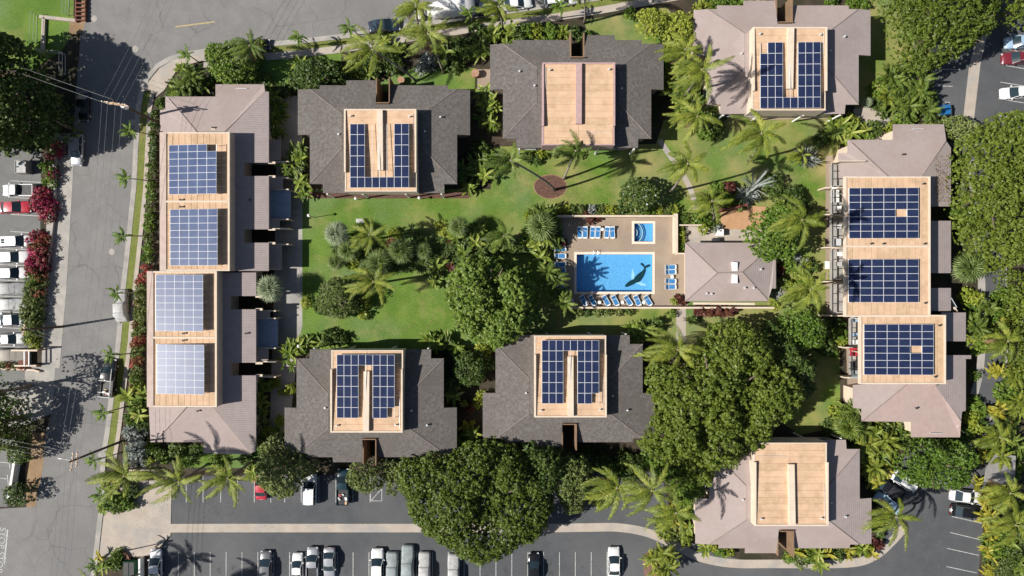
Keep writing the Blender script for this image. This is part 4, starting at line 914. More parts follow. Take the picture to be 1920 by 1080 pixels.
def rosette(kind, r, var):
    """clump of stems each with long leaves"""
    key = (kind, r, var)
    if key in _src: return _src[key]
    rs = random.Random(sum(map(ord, kind)) + int(r * 10) * 3 + var * 17)
    Vs = []; Fs = []; 
    prm = {'banana': (M_banana, 1.45, .40, 6, .38), 'golden': (M_bananaY, 1.2, .32, 7, .4), 'dracaena': (M_dgreen, .95, .16, 14, .3), 'heliconia': (M_cocoD, 1.5, .30, 7, .4),
           'agave': (M_silver, 1.5, .2, 34, .1), 'tiplant': (M_ti, .8, .2, 10, .3)}[kind]
    m, LL, WW, nl, dr = prm
    ns = 1 if kind == 'agave' else max(2, int(r * r * 2.6))
    for s in range(ns):
        a = rs.uniform(0, 6.283); q = (r - LL * .45) * math.sqrt(rs.random()) if ns > 1 and r > LL * .5 else 0
        cx, cy = q * math.cos(a), q * math.sin(a); cz = (.5 + r * .55 * (1 - (q / max(r, .1)) ** 2)) * rs.uniform(.8, 1.3) if ns > 1 else .3
        for k in range(nl):
            az = 2 * math.pi * k / nl * 2.4 + rs.uniform(-.4, .4); L_ = LL * rs.uniform(.7, 1.15)
            if kind == 'agave': L_ = r * rs.uniform(.75, 1.05)
            V, F = lance_leaf(L_, WW * rs.uniform(.8, 1.2), dr * rs.uniform(.6, 1.6), rs.uniform(.15, .9) if kind != 'agave' else rs.uniform(.1, 1.3))
            c_, s_ = math.cos(az), math.sin(az); b = len(Vs)
            Vs += [(cx + x * c_ - y * s_, cy + x * s_ + y * c_, cz + z) for x, y, z in V]; Fs += [tuple(b + i for i in f) for f in F]
    if ns > 1:
        pass
    me = mesh_raw('foliage', Vs, Fs); me.materials.append(m); _src[key] = (me,); return _src[key]
ROS = {'banana', 'golden', 'dracaena', 'heliconia', 'agave', 'tiplant'}
PH = {'bush': ('bright green leafy bush', 'shrub', 'garden bushes'), 'dark': ('dark green leafy bush', 'shrub', 'garden bushes'), 'lime': ('yellow green bush', 'shrub', 'garden bushes'),
      'olive': ('olive green bush', 'shrub', 'garden bushes'), 'silver': ('silvery grey bush', 'shrub', 'silver bushes'), 'pink': ('pink bougainvillea bush', 'shrub', 'bougainvillea along the west car park'),
      'red': ('red flowering hedge plant', 'shrub', 'flowering hedge by the long block'), 'ti': ('dark red bush', 'shrub', 'garden bushes'), 'round': ('clipped round bush', 'shrub', 'clipped bushes'),
      'plum': ('white flowered bush', 'shrub', 'garden bushes'), 'banana': ('broad leaved plant', 'plant', 'broad leaved plants'), 'golden': ('golden leaved plant', 'plant', 'golden plants'),
      'dracaena': ('spiky dark plant', 'plant', 'spiky plants'), 'heliconia': ('long leaved plant', 'plant', 'long leaved plants'), 'agave': ('silver blue spiky agave', 'plant', 'agaves'), 'tiplant': ('dark red leaved plant', 'plant', 'red leaved plants')}
def shrub(kind, u, v, R, h=None):
    """R in picture pixels"""
    r = R / PXM; bucket = min((.7, 1.1, 1.6, 2.3, 3.1), key=lambda b: abs(b - r)); var = RND.randrange(3)
    me = (rosette if kind in ROS else shrub_mesh)(kind, bucket, var)[0]
    zc = r * .7; x, y, _ = P(u, v, zc)
    nm = {'shrub': 'shrub', 'plant': 'broad_leaved_plant' if kind in ('banana', 'golden', 'heliconia') else 'garden_plant'}[PH[kind][1]]
    o = link(nm, me, None, None, (x, y, 0), RND.uniform(0, 6.28)); s = r / bucket * RND.uniform(.95, 1.08); o.scale = (s, s, s * RND.uniform(.9, 1.15))
    tag(o, None, PH[kind][1], PH[kind][2]); o['_uv'] = (u, v); veg(o, PH[kind][0]); return o

# ---- palms
def frond_mesh(L_, bend, seed, droop=.45, npair=24, leafl=.95, lw=.064, name='frond'):
    """feather frond along +x; bend curves it sideways"""
    rs = random.Random(seed); V = []; F = []
    def rp(s):
        return Vector((L_ * (s - .16 * abs(bend) * s * s), L_ * bend * .5 * s * s, L_ * (.30 * s - droop * s * s)))
    for i in range(8):
        a, b = rp(i / 8), rp((i + 1) / 8); w_ = .05 * (1 - i / 9); k = len(V)
        V += [(a.x, a.y - w_, a.z), (a.x, a.y + w_, a.z), (b.x, b.y + w_, b.z), (b.x, b.y - w_, b.z)]; F.append((k, k + 1, k + 2, k + 3))
    for i in range(npair):
        s = .1 + .9 * (i + .5) / npair; p = rp(s); t = (rp(min(1, s + .02)) - rp(s - .02)).normalized()
        side = t.cross(Vector((0, 0, 1))).normalized()
        ll = leafl * (math.sin(math.pi * min(1, .18 + s * .78)) ** .7)
        for sg in (-1, 1):
            fwd = .95 + .8 * s + rs.uniform(-.22, .22); d = (side * sg + t * fwd).normalized()
            l2 = ll * rs.uniform(.8, 1.12); m1 = p + d * l2 * .5 + Vector((0, 0, -.05 * l2)); dd = rs.uniform(.15, .7); e = p + d * l2 * (1 - .25 * dd) + Vector((0, 0, -.7 * l2 * dd))
            wv = (t + Vector((0, 0, rs.uniform(-.3, .3)))).normalized() * lw * rs.uniform(.8, 1.5); k = len(V)
            V += [tuple(p - wv * .5), tuple(p + wv * .5), tuple(m1 + wv * .7), tuple(m1 - wv * .7), tuple(e)]
            F += [(k, k + 1, k + 2, k + 3), (k + 3, k + 2, k + 4)]
    return mesh_raw(name, V, F)
_fr = {}
def frond(kind, L_, bend, var, m):
    Lb = round(L_ * 2) / 2; key = (kind, Lb, bend, var, m.name)
    if key not in _fr:
        me = frond_mesh(Lb, bend, int(Lb * 10) + var * 7 + int(bend * 10), droop=(.32, .55, .42)[var % 3], npair=int(10 + Lb * 6.5), leafl=.28 * Lb if Lb < 3 else .95); me.materials.append(m); _fr[key] = me
    return _fr[key]
WIND = math.radians(195)
def palm(kind, u, v, bu=None, bv=None, h=9, L_=4.4, nf=17, m=None, phrase='windblown coconut palm', group='coconut palms', wind=.75, tr=.17, seed=None):
    seed = seed if seed is not None else int(u * 7 + v * 3); rs = random.Random(seed)
    top = Vector(P(u, v, h)); base = Vector(P(bu, bv, 0)) if bu is not None else Vector((top.x + rs.uniform(-.3, .3), top.y + rs.uniform(-.3, .3), 0))
    L_ *= rs.uniform(.9, 1.1)
    t = empty('palm_tree', base, None, 'palm', group); t['_uv'] = (u, v); veg(t, phrase)
    d = top - base; mb = MB(); pts = []; n = 9
    for i in range(n):
        s = i / (n - 1); e = s ** 1.35 if bu is not None else s
        pts.append((d.x * e, d.y * e, h * s * (1 if s < 1 else 1)))
    mb.tube(pts, [tr * (1.5 if i == 0 else 1.05 - .035 * i) for i in range(n)], 8); mb.build('trunk', M_palmbark, t, smooth=True)
    m = m or M_coco
    for i in range(nf):
        az = 2 * math.pi * (i * .382) + rs.uniform(-.2, .2); tier = i / nf
        rel = (az - WIND + math.pi) % (2 * math.pi) - math.pi      # 0 when pointing downwind
        bend = 0.0 if wind < .2 or abs(rel) < .45 else rs.choice((-.5, .5)) if abs(rel) > 2.7 else (-1.3 if rel > 0 else 1.3) if rs.random() < .6 else (-.7 if rel > 0 else .7)
        LL = L_ * (1 + .16 * math.cos(rel) * wind) * rs.uniform(.68, 1.1)
        az2 = az - (.5 * wind * math.sin(rel)) + rs.uniform(-.2, .2)
        o = link('frond', frond(kind, LL, bend, rs.randrange(3), m), None, t, (d.x, d.y, h - .1 - .25 * tier))
        pitch = math.radians(-22 + 38 * tier) + (math.radians(14) * (-math.cos(rel)) * wind * -.3)
        o.rotation_euler = (rs.uniform(-.5, .5), pitch + rs.uniform(-.2, .2), az2)
    if kind == 'coco':
        for k in range(3):
            o = link('frond', frond('dead', L_ * .8, 0, k, M_dead), None, t, (d.x, d.y, h - .45)); o.rotation_euler = (rs.uniform(-.4, .4), math.radians(rs.uniform(48, 68)), rs.uniform(0, 6.28))
        mb = MB()
        for k in range(6):
            a = k * 1.05; c = Vector((d.x + .3 * math.cos(a), d.y + .3 * math.sin(a), h - .45)); mb.tube([c + Vector((0, 0, .14)), c + Vector((0, 0, .05)), c - Vector((0, 0, .08)), c - Vector((0, 0, .15))], [.04, .13, .13, .04], 6)
        mb.build('coconut_cluster', M_bananaY, t)
    return t
def fan_mesh(m, r, seed):
    key = ('fan', m.name, r)
    if key in _fr: return _fr[key]
    V = []; F = []; rs = random.Random(seed); V.append((0, 0, 0)); n = 22
    # stalk
    k = len(V); V += [(0, -.025, 0), (0, .025, 0), (r * .5, .02, .1 * r), (r * .5, -.02, .1 * r)]; F.append((k, k + 1, k + 2, k + 3))
    for i in range(n):
        a = math.radians(-150 + 300 * i / (n - 1)); l = r * 1.05 * (1 - .35 * (abs(a) / 2.6) ** 2) * rs.uniform(.9, 1.06); c = Vector((r * .5, 0, .09 * r))
        d = Vector((math.cos(a), math.sin(a), 0)); s = Vector((-d.y, d.x, 0)) * .05 * r; k = len(V)
        m1 = c + d * l * .6; e = c + d * l + Vector((0, 0, -.28 * l))
        V += [tuple(c), tuple(m1 + s + Vector((0, 0, .02))), tuple(e), tuple(m1 - s)]; F.append((k, k + 1, k + 2, k + 3))
    me = mesh_raw('frond', V, F); me.materials.append(m); _fr[key] = me; return me
def fan_palm(u, v, R, h=4, m=None, nf=26, phrase='fan palm with round spiky head', bu=None, bv=None):
    rs = random.Random(int(u * 3 + v)); r = R / PXM * (1 - h / HC); top = Vector(P(u, v, h)); base = Vector((top.x, top.y, 0)) if bu is None else Vector(P(bu, bv))
    t = empty('fan_palm', base, None, 'palm', 'fan palms'); t['_uv'] = (u, v); veg(t, phrase)
    d = top - base; mb = MB(); mb.tube([(0, 0, 0), (d.x * .5, d.y * .5, h * .5), (d.x, d.y, h)], [.22, .18, .17], 8); mb.build('trunk', M_palmbark, t)
    m = m or M_fan; rb = round(r * .62, 1) or .3; me = fan_mesh(m, rb, 5)
    for i in range(nf):
        az = i * 2.4; tier = i / nf
        o = link('frond', me, None, t, (d.x, d.y, h + .2 * (1 - tier))); o.rotation_euler = (rs.uniform(-.2, .2), math.radians(-82 + 112 * tier ** .8), az)
    return t
COCO = [(697, 92, 780, 152, 9, 4.9), (802, 62, 832, 137, 9, 4.7), (780, 12, 786, 55, 8, 4.2), (935, 12, 943, 52, 7, 3.5), (1095, -28, 1096, 43, 11, 4.0),
        (1317, 130, 1277, 188, 14, 4.8), (1308, 218, 1300, 236, 7, 4.2), (1285, 92, 1278, 116, 8, 3.8),
        (468, 85, 476, 130, 7, 3.8), (232, 892, 306, 862, 12.5, 4.8), (335, 904, 390, 870, 12, 4.7), (427, 897, 478, 862, 12, 4.4),
        (957, 300, 1040, 356, 18, 3.5), (1080, 282, 1057, 335, 9, 3.2), (1290, 306, 1255, 361, 17, 3.6), (1428, 250, 1403, 302, 15, 4.3), (1335, 376, 1337, 412, 7, 3.6),
        (1505, 412, 1428, 436, 17, 4.2), (1520, 543, 1462, 548, 16.5, 4.0), (1270, 655, 1292, 668, 8, 4.8),
        (1157, 915, 1160, 892, 11, 4.8), (1222, 920, 1232, 890, 13, 4.7), (1268, 962, 1262, 930, 12, 4.2), (1680, 970, 1713, 945, 8.5, 4.8),
        (1905, 985, 1872, 955, 8, 4.6), (1895, 925, 1858, 905, 8, 4.0), (1890, 640, 1880, 630, 6, 3.4), (1875, 820, 1862, 812, 6, 3.6),
        (692, 440, 705, 448, 8.5, 3.7), (700, 528, 712, 530, 8.5, 3.9), (945, 442, 944, 446, 5, 3.5), (1505, 290, 1500, 300, 2.4, 2.2), (172, 1112, 222, 1085, 9, 4.4), (360, 1125, 372, 1110, 7, 3.8)]
for k, (u, v, bu, bv, h, L_) in enumerate(COCO): palm('coco', u, v, bu, bv, h, L_, 15 if L_ > 3.6 else 13, m=M_cocoD if k in (8, 12, 13, 30) else None)
SMALL = [(350, 100, 373, 117), (558, 68, 585, 87), (652, 50, 672, 66), (241, 245, 290, 255), (232, 334, 282, 340), (227, 443, 273, 443), (216, 550, 262, 549), (205, 665, 250, 662), (190, 775, 238, 762), (172, 864, 228, 848), (186, 930, 236, 905), (175, 1063, 222, 1035), (878, 22, 886, 42), (1050, 12, 1052, 34)]
for u, v, bu, bv in SMALL: palm('small', u, v, bu, bv, 7 if u < 400 else 5, 1.5, 12, m=M_bright if 60 < u < 1900 else M_coco, phrase='slender young palm', group='young street palms', wind=.3, tr=.09)
FAN = [(507, 541, 30, 4, M_fansil), (632, 438, 28, 3.5, M_fansil), (655, 470, 26, 3, M_fan), (712, 492, 30, 3.2, M_fan), (752, 470, 30, 3.2, M_fan), (690, 505, 22, 2.6, M_fan), (630, 492, 20, 2, M_fan),
       (860, 425, 24, 3.5, M_fan), (1815, 502, 34, 4, M_fan), (795, 470, 20, 2.6, M_fan), (1325, 375, 18, 3, M_fan), (1015, 425, 34, 4, M_fan), (1625, 192, 12, 2, M_fansil), (1590, 800, 30, 3.5, M_cocoD)]
for u, v, R, h, m in FAN: fan_palm(u, v, R, h, m, phrase='silvery fan palm' if m is M_fansil else 'green fan palm')
# clumps of feathery areca palms
def areca(u, v, R, h=3.2, m=None, phrase='feathery clumping palm', nst=None):
    rs = random.Random(int(u + v * 5)); r = R / PXM; x, y, _ = P(u, v, h * .7)
    t = empty('clumping_palm', (x, y, 0), None, 'palm', 'feathery clumping palms'); t['_uv'] = (u, v); veg(t, phrase)
    mb = MB(); n = nst or max(3, int(r * r * 1.1)); m = m or M_cocoD
    for s in range(n):
        a = rs.uniform(0, 6.28); q = max(0, r - 1.2) * math.sqrt(rs.random()); cx, cy = q * math.cos(a), q * math.sin(a); hh = h * rs.uniform(.6, 1.0)
        mb.tube([(cx * .6, cy * .6, 0), (cx, cy, hh)], .05, 5)
        for k in range(8):
            o = link('frond', frond('areca', 2.0 if r > 1.5 else 1.5, rs.choice((-.8, 0, 0, .8)), rs.randrange(3), m), None, t, (cx, cy, hh)); o.rotation_euler = (rs.uniform(-.3, .3), math.radians(rs.uniform(-50, 15)), k * .785 + rs.uniform(-.3, .3))
    mb.build('stems', M_fan, t); return t
for a in [(1672, 150, 30, 4), (1715, 165, 32, 4), (1690, 200, 30, 3.5), (1730, 205, 26, 3.2), (1660, 185, 20, 3), (1010, 400, 24, 3.5), (1035, 520, 30, 5), (1055, 560, 26, 4), (1620, 845, 30, 3), (1660, 830, 26, 3), (1640, 875, 26, 3),
          (1600, 775, 26, 3.5), (1830, 605, 30, 3.6), (1850, 575, 18, 3), (1870, 860, 24, 3), (1900, 700, 28, 3.5), (1905, 760, 26, 3), (1610, 800, 22, 3), (1240, 1052, 34, 4), (1530, 610, 16, 3), (365, 150, 26, 4), (340, 165, 22, 3), (1280, 120, 22, 4), (1270, 170, 24, 4), (1295, 200, 22, 3.5),
          (640, 100, 0, 0)][:-1]:
    areca(*a, m=M_coco if a[0] in (1240, 1620, 1660, 1640, 1870, 1900, 1905) else None)

S = shrub
for row in '''
banana 512 182 22|banana 520 205 24|banana 512 228 20|banana 522 245 18|heliconia 552 285 26|heliconia 546 312 24|banana 568 340 16|banana 574 362 18|banana 560 300 20
banana 915 195 24|heliconia 905 222 24|banana 922 232 18|banana 908 178 16|heliconia 890 305 26|heliconia 868 330 22|banana 905 330 22|banana 880 352 16|bush 912 292 18|dark 900 280 18
banana 565 125 18|dark 560 150 20|banana 600 150 22|lime 585 162 16|dark 625 128 18|banana 665 118 20|lime 665 138 16|dark 700 125 22|banana 690 140 18|dark 725 100 22|dark 738 120 20|banana 720 80 14|banana 745 95 18|silver 805 115 16|silver 790 128 12|banana 835 105 20|dark 860 85 20|banana 820 90 18|dark 845 115 20|dark 870 105 16|banana 885 100 18|heliconia 895 88 20
banana 920 70 18|heliconia 905 100 20|banana 935 65 18|banana 960 55 18|bush 985 58 18|lime 1005 60 16|bush 1030 62 18|lime 1050 62 14|dark 970 68 16|banana 1060 60 14|dark 1078 60 14|banana 950 82 14|dark 895 60 16
dark 1100 70 14|bush 1180 25 10|lime 1262 100 18|bush 1300 60 22|lime 1318 20 18|bush 1345 10 20|dark 1330 8 14|bush 1375 6 18|bush 1400 4 16|lime 1420 6 14|bush 1250 120 18|lime 1258 145 20|banana 1262 180 22|heliconia 1290 175 24|banana 1275 200 22|heliconia 1335 200 20|lime 1255 160 16|dark 1345 215 18|bush 1325 245 18|dark 1340 240 20|bush 1620 8 12|bush 1600 5 12|bush 1560 4 12|dark 1280 205 18
banana 1570 235 22|banana 1590 248 22|lime 1600 228 18|banana 1620 250 20|heliconia 1555 250 22|banana 1580 262 18|dark 1640 240 16|lime 1668 240 12|bush 1625 262 12|dark 1540 262 16|dark 1655 212 10
bush 1652 170 20|dark 1650 195 16|lime 1745 240 12|olive 1758 228 14|bush 1700 222 18|dark 1740 180 18
bush 1088 290 8|lime 1022 288 8|lime 1012 290 9|dark 990 295 12|dark 1005 300 10|olive 1042 288 8
agave 1418 348 34|agave 1400 365 22|agave 1512 292 26|agave 1520 300 18|dark 1450 345 22|dark 1470 370 20|bush 1365 375 14|lime 1355 365 12|lime 1370 382 12|bush 1345 355 14|ti 1368 352 12|dark 1490 370 22|banana 1465 392 18|dark 1505 385 20|olive 1390 385 12
lime 1045 395 9|lime 1062 393 9|dark 1075 392 9|olive 1090 393 10|silver 1110 393 9|olive 1125 392 10|lime 1140 394 9|lime 1150 396 9|dark 1165 394 9|bush 1220 396 9|lime 1235 395 9|olive 1250 394 9|lime 1262 392 9|bush 1208 398 9|ti 1100 398 7
round 1283 410 11|bush 1310 408 14|round 1325 412 12|lime 1278 440 7|lime 1279 452 7|bush 1278 462 7|lime 1277 430 6|lime 1320 428 10|silver 1345 430 9|dark 1340 425 9|ti 1108 412 7|ti 1122 410 6
ti 1455 510 10|ti 1462 502 9|silver 1500 490 14|bush 1478 500 14|banana 1490 505 14|lime 1510 495 12|olive 1460 535 16|silver 1465 555 16|lime 1480 540 16|banana 1500 525 16|lime 1455 570 12|olive 1480 565 14|dark 1525 500 10|ti 1272 560 8|lime 1265 565 7|ti 1280 565 7
dark 1300 600 9|dark 1100 584 9|olive 1120 584 9|olive 1140 584 9|olive 1160 584 9|dark 1180 583 9|olive 1085 584 10|round 1258 588 10|ti 1318 583 9|ti 1330 584 9|ti 1345 583 9|ti 1358 584 9|ti 1310 582 8|ti 1372 583 9|banana 1185 610 18|heliconia 1205 620 20|dark 1230 612 16|banana 1190 632 14
dracaena 640 470 20|dracaena 668 455 20|tiplant 655 445 14|tiplant 675 468 14|tiplant 735 455 12|dracaena 685 475 22|tiplant 690 490 12|dracaena 720 470 20|red 735 468 12|dracaena 765 485 18|dracaena 740 495 20|lime 740 440 14|dracaena 770 445 20|dracaena 790 450 20|lime 830 430 18|banana 850 445 20|dracaena 830 460 24|dracaena 810 480 20|dracaena 845 480 24|banana 865 470 20|dracaena 870 450 22|dracaena 885 430 20|tiplant 852 455 16|tiplant 840 500 14|tiplant 880 480 14|banana 820 500 20|dracaena 800 505 22|banana 815 525 18|dark 870 495 20|banana 895 455 20|dracaena 905 470 20|dark 920 455 18|banana 900 430 16|dracaena 960 460 20|dark 925 480 18|lime 660 490 14|dracaena 700 480 18
dracaena 980 470 18|bush 990 450 16|banana 1000 460 20|banana 995 425 18|banana 1020 445 22|heliconia 1035 430 22|heliconia 1030 405 20|banana 1015 480 16|dark 1040 440 16|lime 1040 412 12|lime 990 405 8|dark 1045 462 12|ti 1055 455 8
lime 575 568 12|dark 600 575 14|lime 690 565 12|lime 682 590 10|dark 650 560 16
banana 548 660 20|banana 560 650 16|heliconia 540 680 18|banana 575 640 16|lime 520 718 10|lime 530 735 9|lime 545 730 10|dark 620 632 16|banana 605 640 12|dark 640 635 12|banana 492 720 16|banana 490 745 16|lime 505 722 12|banana 495 765 14|olive 490 790 14|lime 525 790 12|banana 520 810 14|lime 500 810 12|dark 545 820 16|bush 495 830 14
banana 805 635 16|banana 820 645 16|heliconia 835 640 14|banana 860 650 18|heliconia 880 680 20|lime 905 660 16|banana 895 700 18|lime 900 690 14|banana 880 705 18|heliconia 860 715 18|dark 850 725 18|banana 848 740 16|lime 895 755 12|ti 880 765 9|lime 870 758 8|golden 870 800 9|golden 880 795 8|banana 885 810 16|dark 890 825 16|bush 870 830 18|dark 850 840 16|lime 905 740 10|dark 910 680 16
golden 1860 690 18|golden 1880 700 20|golden 1895 600 18|golden 1900 640 20|bush 1885 560 20|dark 1905 560 20|banana 1905 590 22|heliconia 1895 620 22|golden 1875 780 22|banana 1885 800 24|golden 1860 770 16|bush 1890 740 22|dark 1905 725 22|heliconia 1900 775 24|banana 1850 830 18|golden 1840 850 18|heliconia 1900 830 26|bush 1875 845 22|dark 1915 850 20|bush 1905 880 18|golden 1860 930 22|golden 1845 915 18|golden 1875 915 20|golden 1840 940 14|heliconia 1880 940 24|golden 1850 970 22|golden 1865 1000 24|banana 1885 1010 26|bush 1870 1030 24|golden 1850 1040 20|dark 1895 1040 26|heliconia 1910 1060 26|olive 1875 1060 24|golden 1848 1065 18|banana 1910 960 24|olive 1900 1010 22
olive 1799 368 18|silver 1800 360 12|bush 1800 395 18|plum 1815 400 18|bush 1800 420 18|banana 1790 420 14|dark 1825 415 18|lime 1805 430 14|bush 1795 440 14|lime 1815 555 16|lime 1830 560 16|bush 1820 575 14|bush 1845 625 18|lime 1850 640 16|bush 1835 650 16|lime 1830 632 14|round 1826 704 12|bush 1830 760 16|lime 1822 780 16|bush 1835 775 14|lime 1825 800 16|bush 1815 815 14|dark 1840 795 14|lime 1860 620 12|bush 1865 590 14|dark 1780 250 14|dark 1795 300 16|dark 1790 320 14
lime 1570 770 16|banana 1575 790 22|heliconia 1590 770 22|dark 1560 800 18|banana 1630 815 20|dark 1660 805 20|lime 1640 800 14|heliconia 1680 810 22|banana 1650 850 20|golden 1625 870 22|golden 1640 895 20|banana 1600 835 20|golden 1655 880 18|dark 1690 820 16|ti 1678 868 6|ti 1682 880 6|golden 1830 905 14|dark 1800 815 20|bush 1790 825 16|dark 1760 818 20|dark 1720 820 18
dark 1570 600 14|bush 1575 625 14|lime 1580 640 12|lime 1558 515 10|lime 1570 527 8|bush 1570 393 10|bush 1572 405 9|golden 1560 525 8|bush 1560 660 12|dark 1545 605 16|olive 1515 680 14|dark 1550 650 18|dark 1520 640 18
bush 1350 1030 14|lime 1335 1020 14|banana 1320 1020 14|lime 1365 1035 12|golden 1490 1030 14|bush 1510 1038 14|banana 1530 1035 16|golden 1550 1035 14|dark 1570 1035 14|golden 1590 1032 14|banana 1610 1030 14|lime 1625 1025 12|bush 1480 1045 12|ti 1645 1018 9|banana 1530 1055 16|dark 1650 1000 10|golden 1632 1035 9|olive 1500 1050 14|lime 1450 1028 6|bush 1640 985 12|golden 1645 960 12|dark 1640 905 16|dark 1655 900 14
lime 1285 1010 14|olive 1265 1000 20|olive 1245 985 20|golden 1250 960 18|bush 1285 960 18|golden 1270 985 18|lime 1250 1000 16|dark 1290 920 16|bush 1285 930 20|banana 1290 990 14|lime 1130 940 18|olive 1120 920 18|golden 1105 925 12|dark 1180 890 18|bush 1150 880 18|dark 1130 870 20|dark 1200 870 18|golden 1235 1065 18|golden 1220 1045 14|dark 1100 850 14|dark 1170 860 16
banana 335 170 18|dark 320 178 14|banana 380 160 20|dark 400 150 18|dark 430 150 18|lime 490 85 12|dark 470 140 16|bush 480 110 14|dark 495 150 14|dark 510 165 12|dark 305 190 8|dark 530 170 14|bush 300 195 8|dark 360 175 14|banana 345 130 12
silver 245 810 14|silver 260 820 16|silver 250 840 16|silver 262 860 16|silver 245 865 14|silver 270 840 12|bush 285 840 12|lime 280 865 10|dark 300 850 12|bush 310 860 10|dark 330 845 16|bush 345 865 14|dark 370 845 14|lime 285 830 10|bush 400 855 12|bush 410 870 12|dark 460 860 14|banana 475 880 14|lime 205 905 14|bush 210 945 16|bush 230 940 16|dark 245 920 16|banana 215 925 18|bush 240 945 14|olive 225 950 12|banana 195 950 12|banana 195 1060 14|bush 210 1055 14|bush 220 1040 12|dark 225 1055 10|golden 190 1042 8
banana 250 740 16|bush 255 760 16|banana 262 775 16|lime 258 725 12|dark 268 795 14|bush 245 785 14|dark 270 750 12|banana 270 735 14
'''.strip().split('\n'):
    for it in row.split('|'):
        k, u, v, R = it.split(); S(k, float(u), float(v), float(R))
# bougainvillea and hedges
for i, (u, v, R) in enumerate([(108, 278, 15), (98, 288, 13), (92, 315, 14), (98, 325, 12), (78, 368, 18), (85, 385, 18), (72, 385, 14), (88, 402, 15), (95, 340, 12)]): S('pink' if i not in (2, 8) else 'bush', u, v, R)
for i in range(13):
    v = 448 + i * 15.5; S(['pink', 'red', 'pink', 'pink', 'pink', 'bush', 'olive', 'olive', 'olive', 'olive', 'olive', 'lime', 'olive'][i], 66 - i * .9, v, 17); S(['red', 'pink', 'pink', 'pink', 'red', 'olive', 'red', 'olive', 'dark', 'dark', 'olive', 'olive', 'lime'][i], 82 - i * 1.6, v + 6, 14)
for i in range(27):
    v = 215 + i * 19.2
    if v > 720: break
    u = 290 - (v - 215) * .052 if v < 505 else 268 - (v - 505) * .06
    k = 'dark' if v < 330 else 'bush' if v < 500 else 'red' if v < 540 else 'olive' if v < 610 else ('red', 'olive')[i % 2] if v < 710 else 'bush'
    if v > 330 and i % 3 == 0 and v < 500: k = 'olive'
    S(k, u, v, 9 if v < 505 else 11)
    if v > 520: S('olive' if i % 2 else 'red', u - 6, v + 8, 8)
for i, u in enumerate((5, 18, 30, 42)): S('red' if i % 2 else 'olive', u, 686 + i * .8, 7)
for u, v in ((0, 262), (12, 266), (24, 264), (36, 268), (50, 272), (62, 270)): S('dark', u, v, 12)
# ------------------------------------------------------------------ vehicles
M_tyre = surf('tyre', (.015, .015, .015), (.025, .025, .025), 6, rough=.8)
M_lampw = paint('headlight_lens', (.7, .72, .75), .1); M_lampr = paint('tail_light', (.35, .01, .01), .15)
M_cglass = paint('car_glass', (.02, .035, .045), .05)
C_white = paint('white_car_paint', (.72, .72, .71), .3); C_silver = paint('silver_car_paint', (.42, .43, .45), .3, .4); C_grey = paint('grey_car_paint', (.16, .165, .17), .3, .3)
C_black = paint('black_car_paint', (.012, .012, .014), .2); C_red = paint('red_car_paint', (.45, .03, .05), .3); C_dred = paint('dark_red_car_paint', (.16, .02, .03), .3); C_navy = paint('navy_car_paint', (.025, .035, .055), .25)
C_blue = paint('blue_car_paint', (.02, .14, .35), .3); C_lblue = paint('pale_blue_car_paint', (.3, .42, .55), .35)
M_cover = surf('car_cover_cloth', (.42, .42, .41), (.5, .5, .49), 3, rough=.9, c3=(.34, .34, .34), s3=1.2, f3=.4, bump=.6); M_coverw = surf('white_cover_cloth', (.62, .62, .6), (.7, .7, .68), 3, rough=.9, c3=(.52, .52, .5), s3=1.2, f3=.4)
M_coverg = surf('grey_green_cover_cloth', (.25, .29, .29), (.31, .35, .35), 2, rough=.9, c3=(.4, .42, .42), s3=1.5, f3=.35)
M_covert = surf('tan_cover_cloth', (.36, .33, .28), (.42, .39, .34), 2, rough=.9)
def loft(stations, m_name, mats, parent, close=True):
    """stations: (x, halfwidth, ztop, zbot, crown)"""
    V = []; F = []; R = 13
    for x, hw, zt, zb_, cr in stations:
        prof = [(-.86, 0), (-.98, .12), (-1, .4), (-.985, .7), (-.9, .93), (-.7, 1.0), (0, 1.0), (.7, 1.0), (.9, .93), (.985, .7), (1, .4), (.98, .12), (.86, 0)]
        for i, (a, b) in enumerate(prof): V.append((x, a * hw, zb_ + (zt - zb_) * b + (cr if i == 6 else cr * .55 if i in (5, 7) else 0)))
    n = len(stations)
    for i in range(n - 1):
        for j in range(R - 1): F.append((i * R + j, (i + 1) * R + j, (i + 1) * R + j + 1, i * R + j + 1))
        F.append((i * R + R - 1, (i + 1) * R + R - 1, (i + 1) * R, i * R))
    F.append(tuple(range(R))); F.append(tuple(range(n * R - 1, (n - 1) * R - 1, -1)))
    me = mesh_raw(m_name, V, F, True); bm = bmesh.new(); bm.from_mesh(me); bmesh.ops.recalc_face_normals(bm, faces=bm.faces); bm.to_mesh(me); bm.free()
    return link(m_name, me, mats, parent)
def wheel_set(t, L_, W_, r=.33, fx=.31, rx=-.30):
    for x in (L_ * fx, L_ * rx):
        for s in (-1, 1):
            mb = MB(); mb.tube([(x, s * (W_ / 2 - .24), r), (x, s * (W_ / 2 - .01), r)], r, 14); o = mb.build('wheel', M_tyre, t)
            mb = MB(); mb.tube([(x, s * (W_ / 2 - .02), r), (x, s * (W_ / 2 + .005), r)], r * .6, 10); mb.build('rim', M_alu, o)
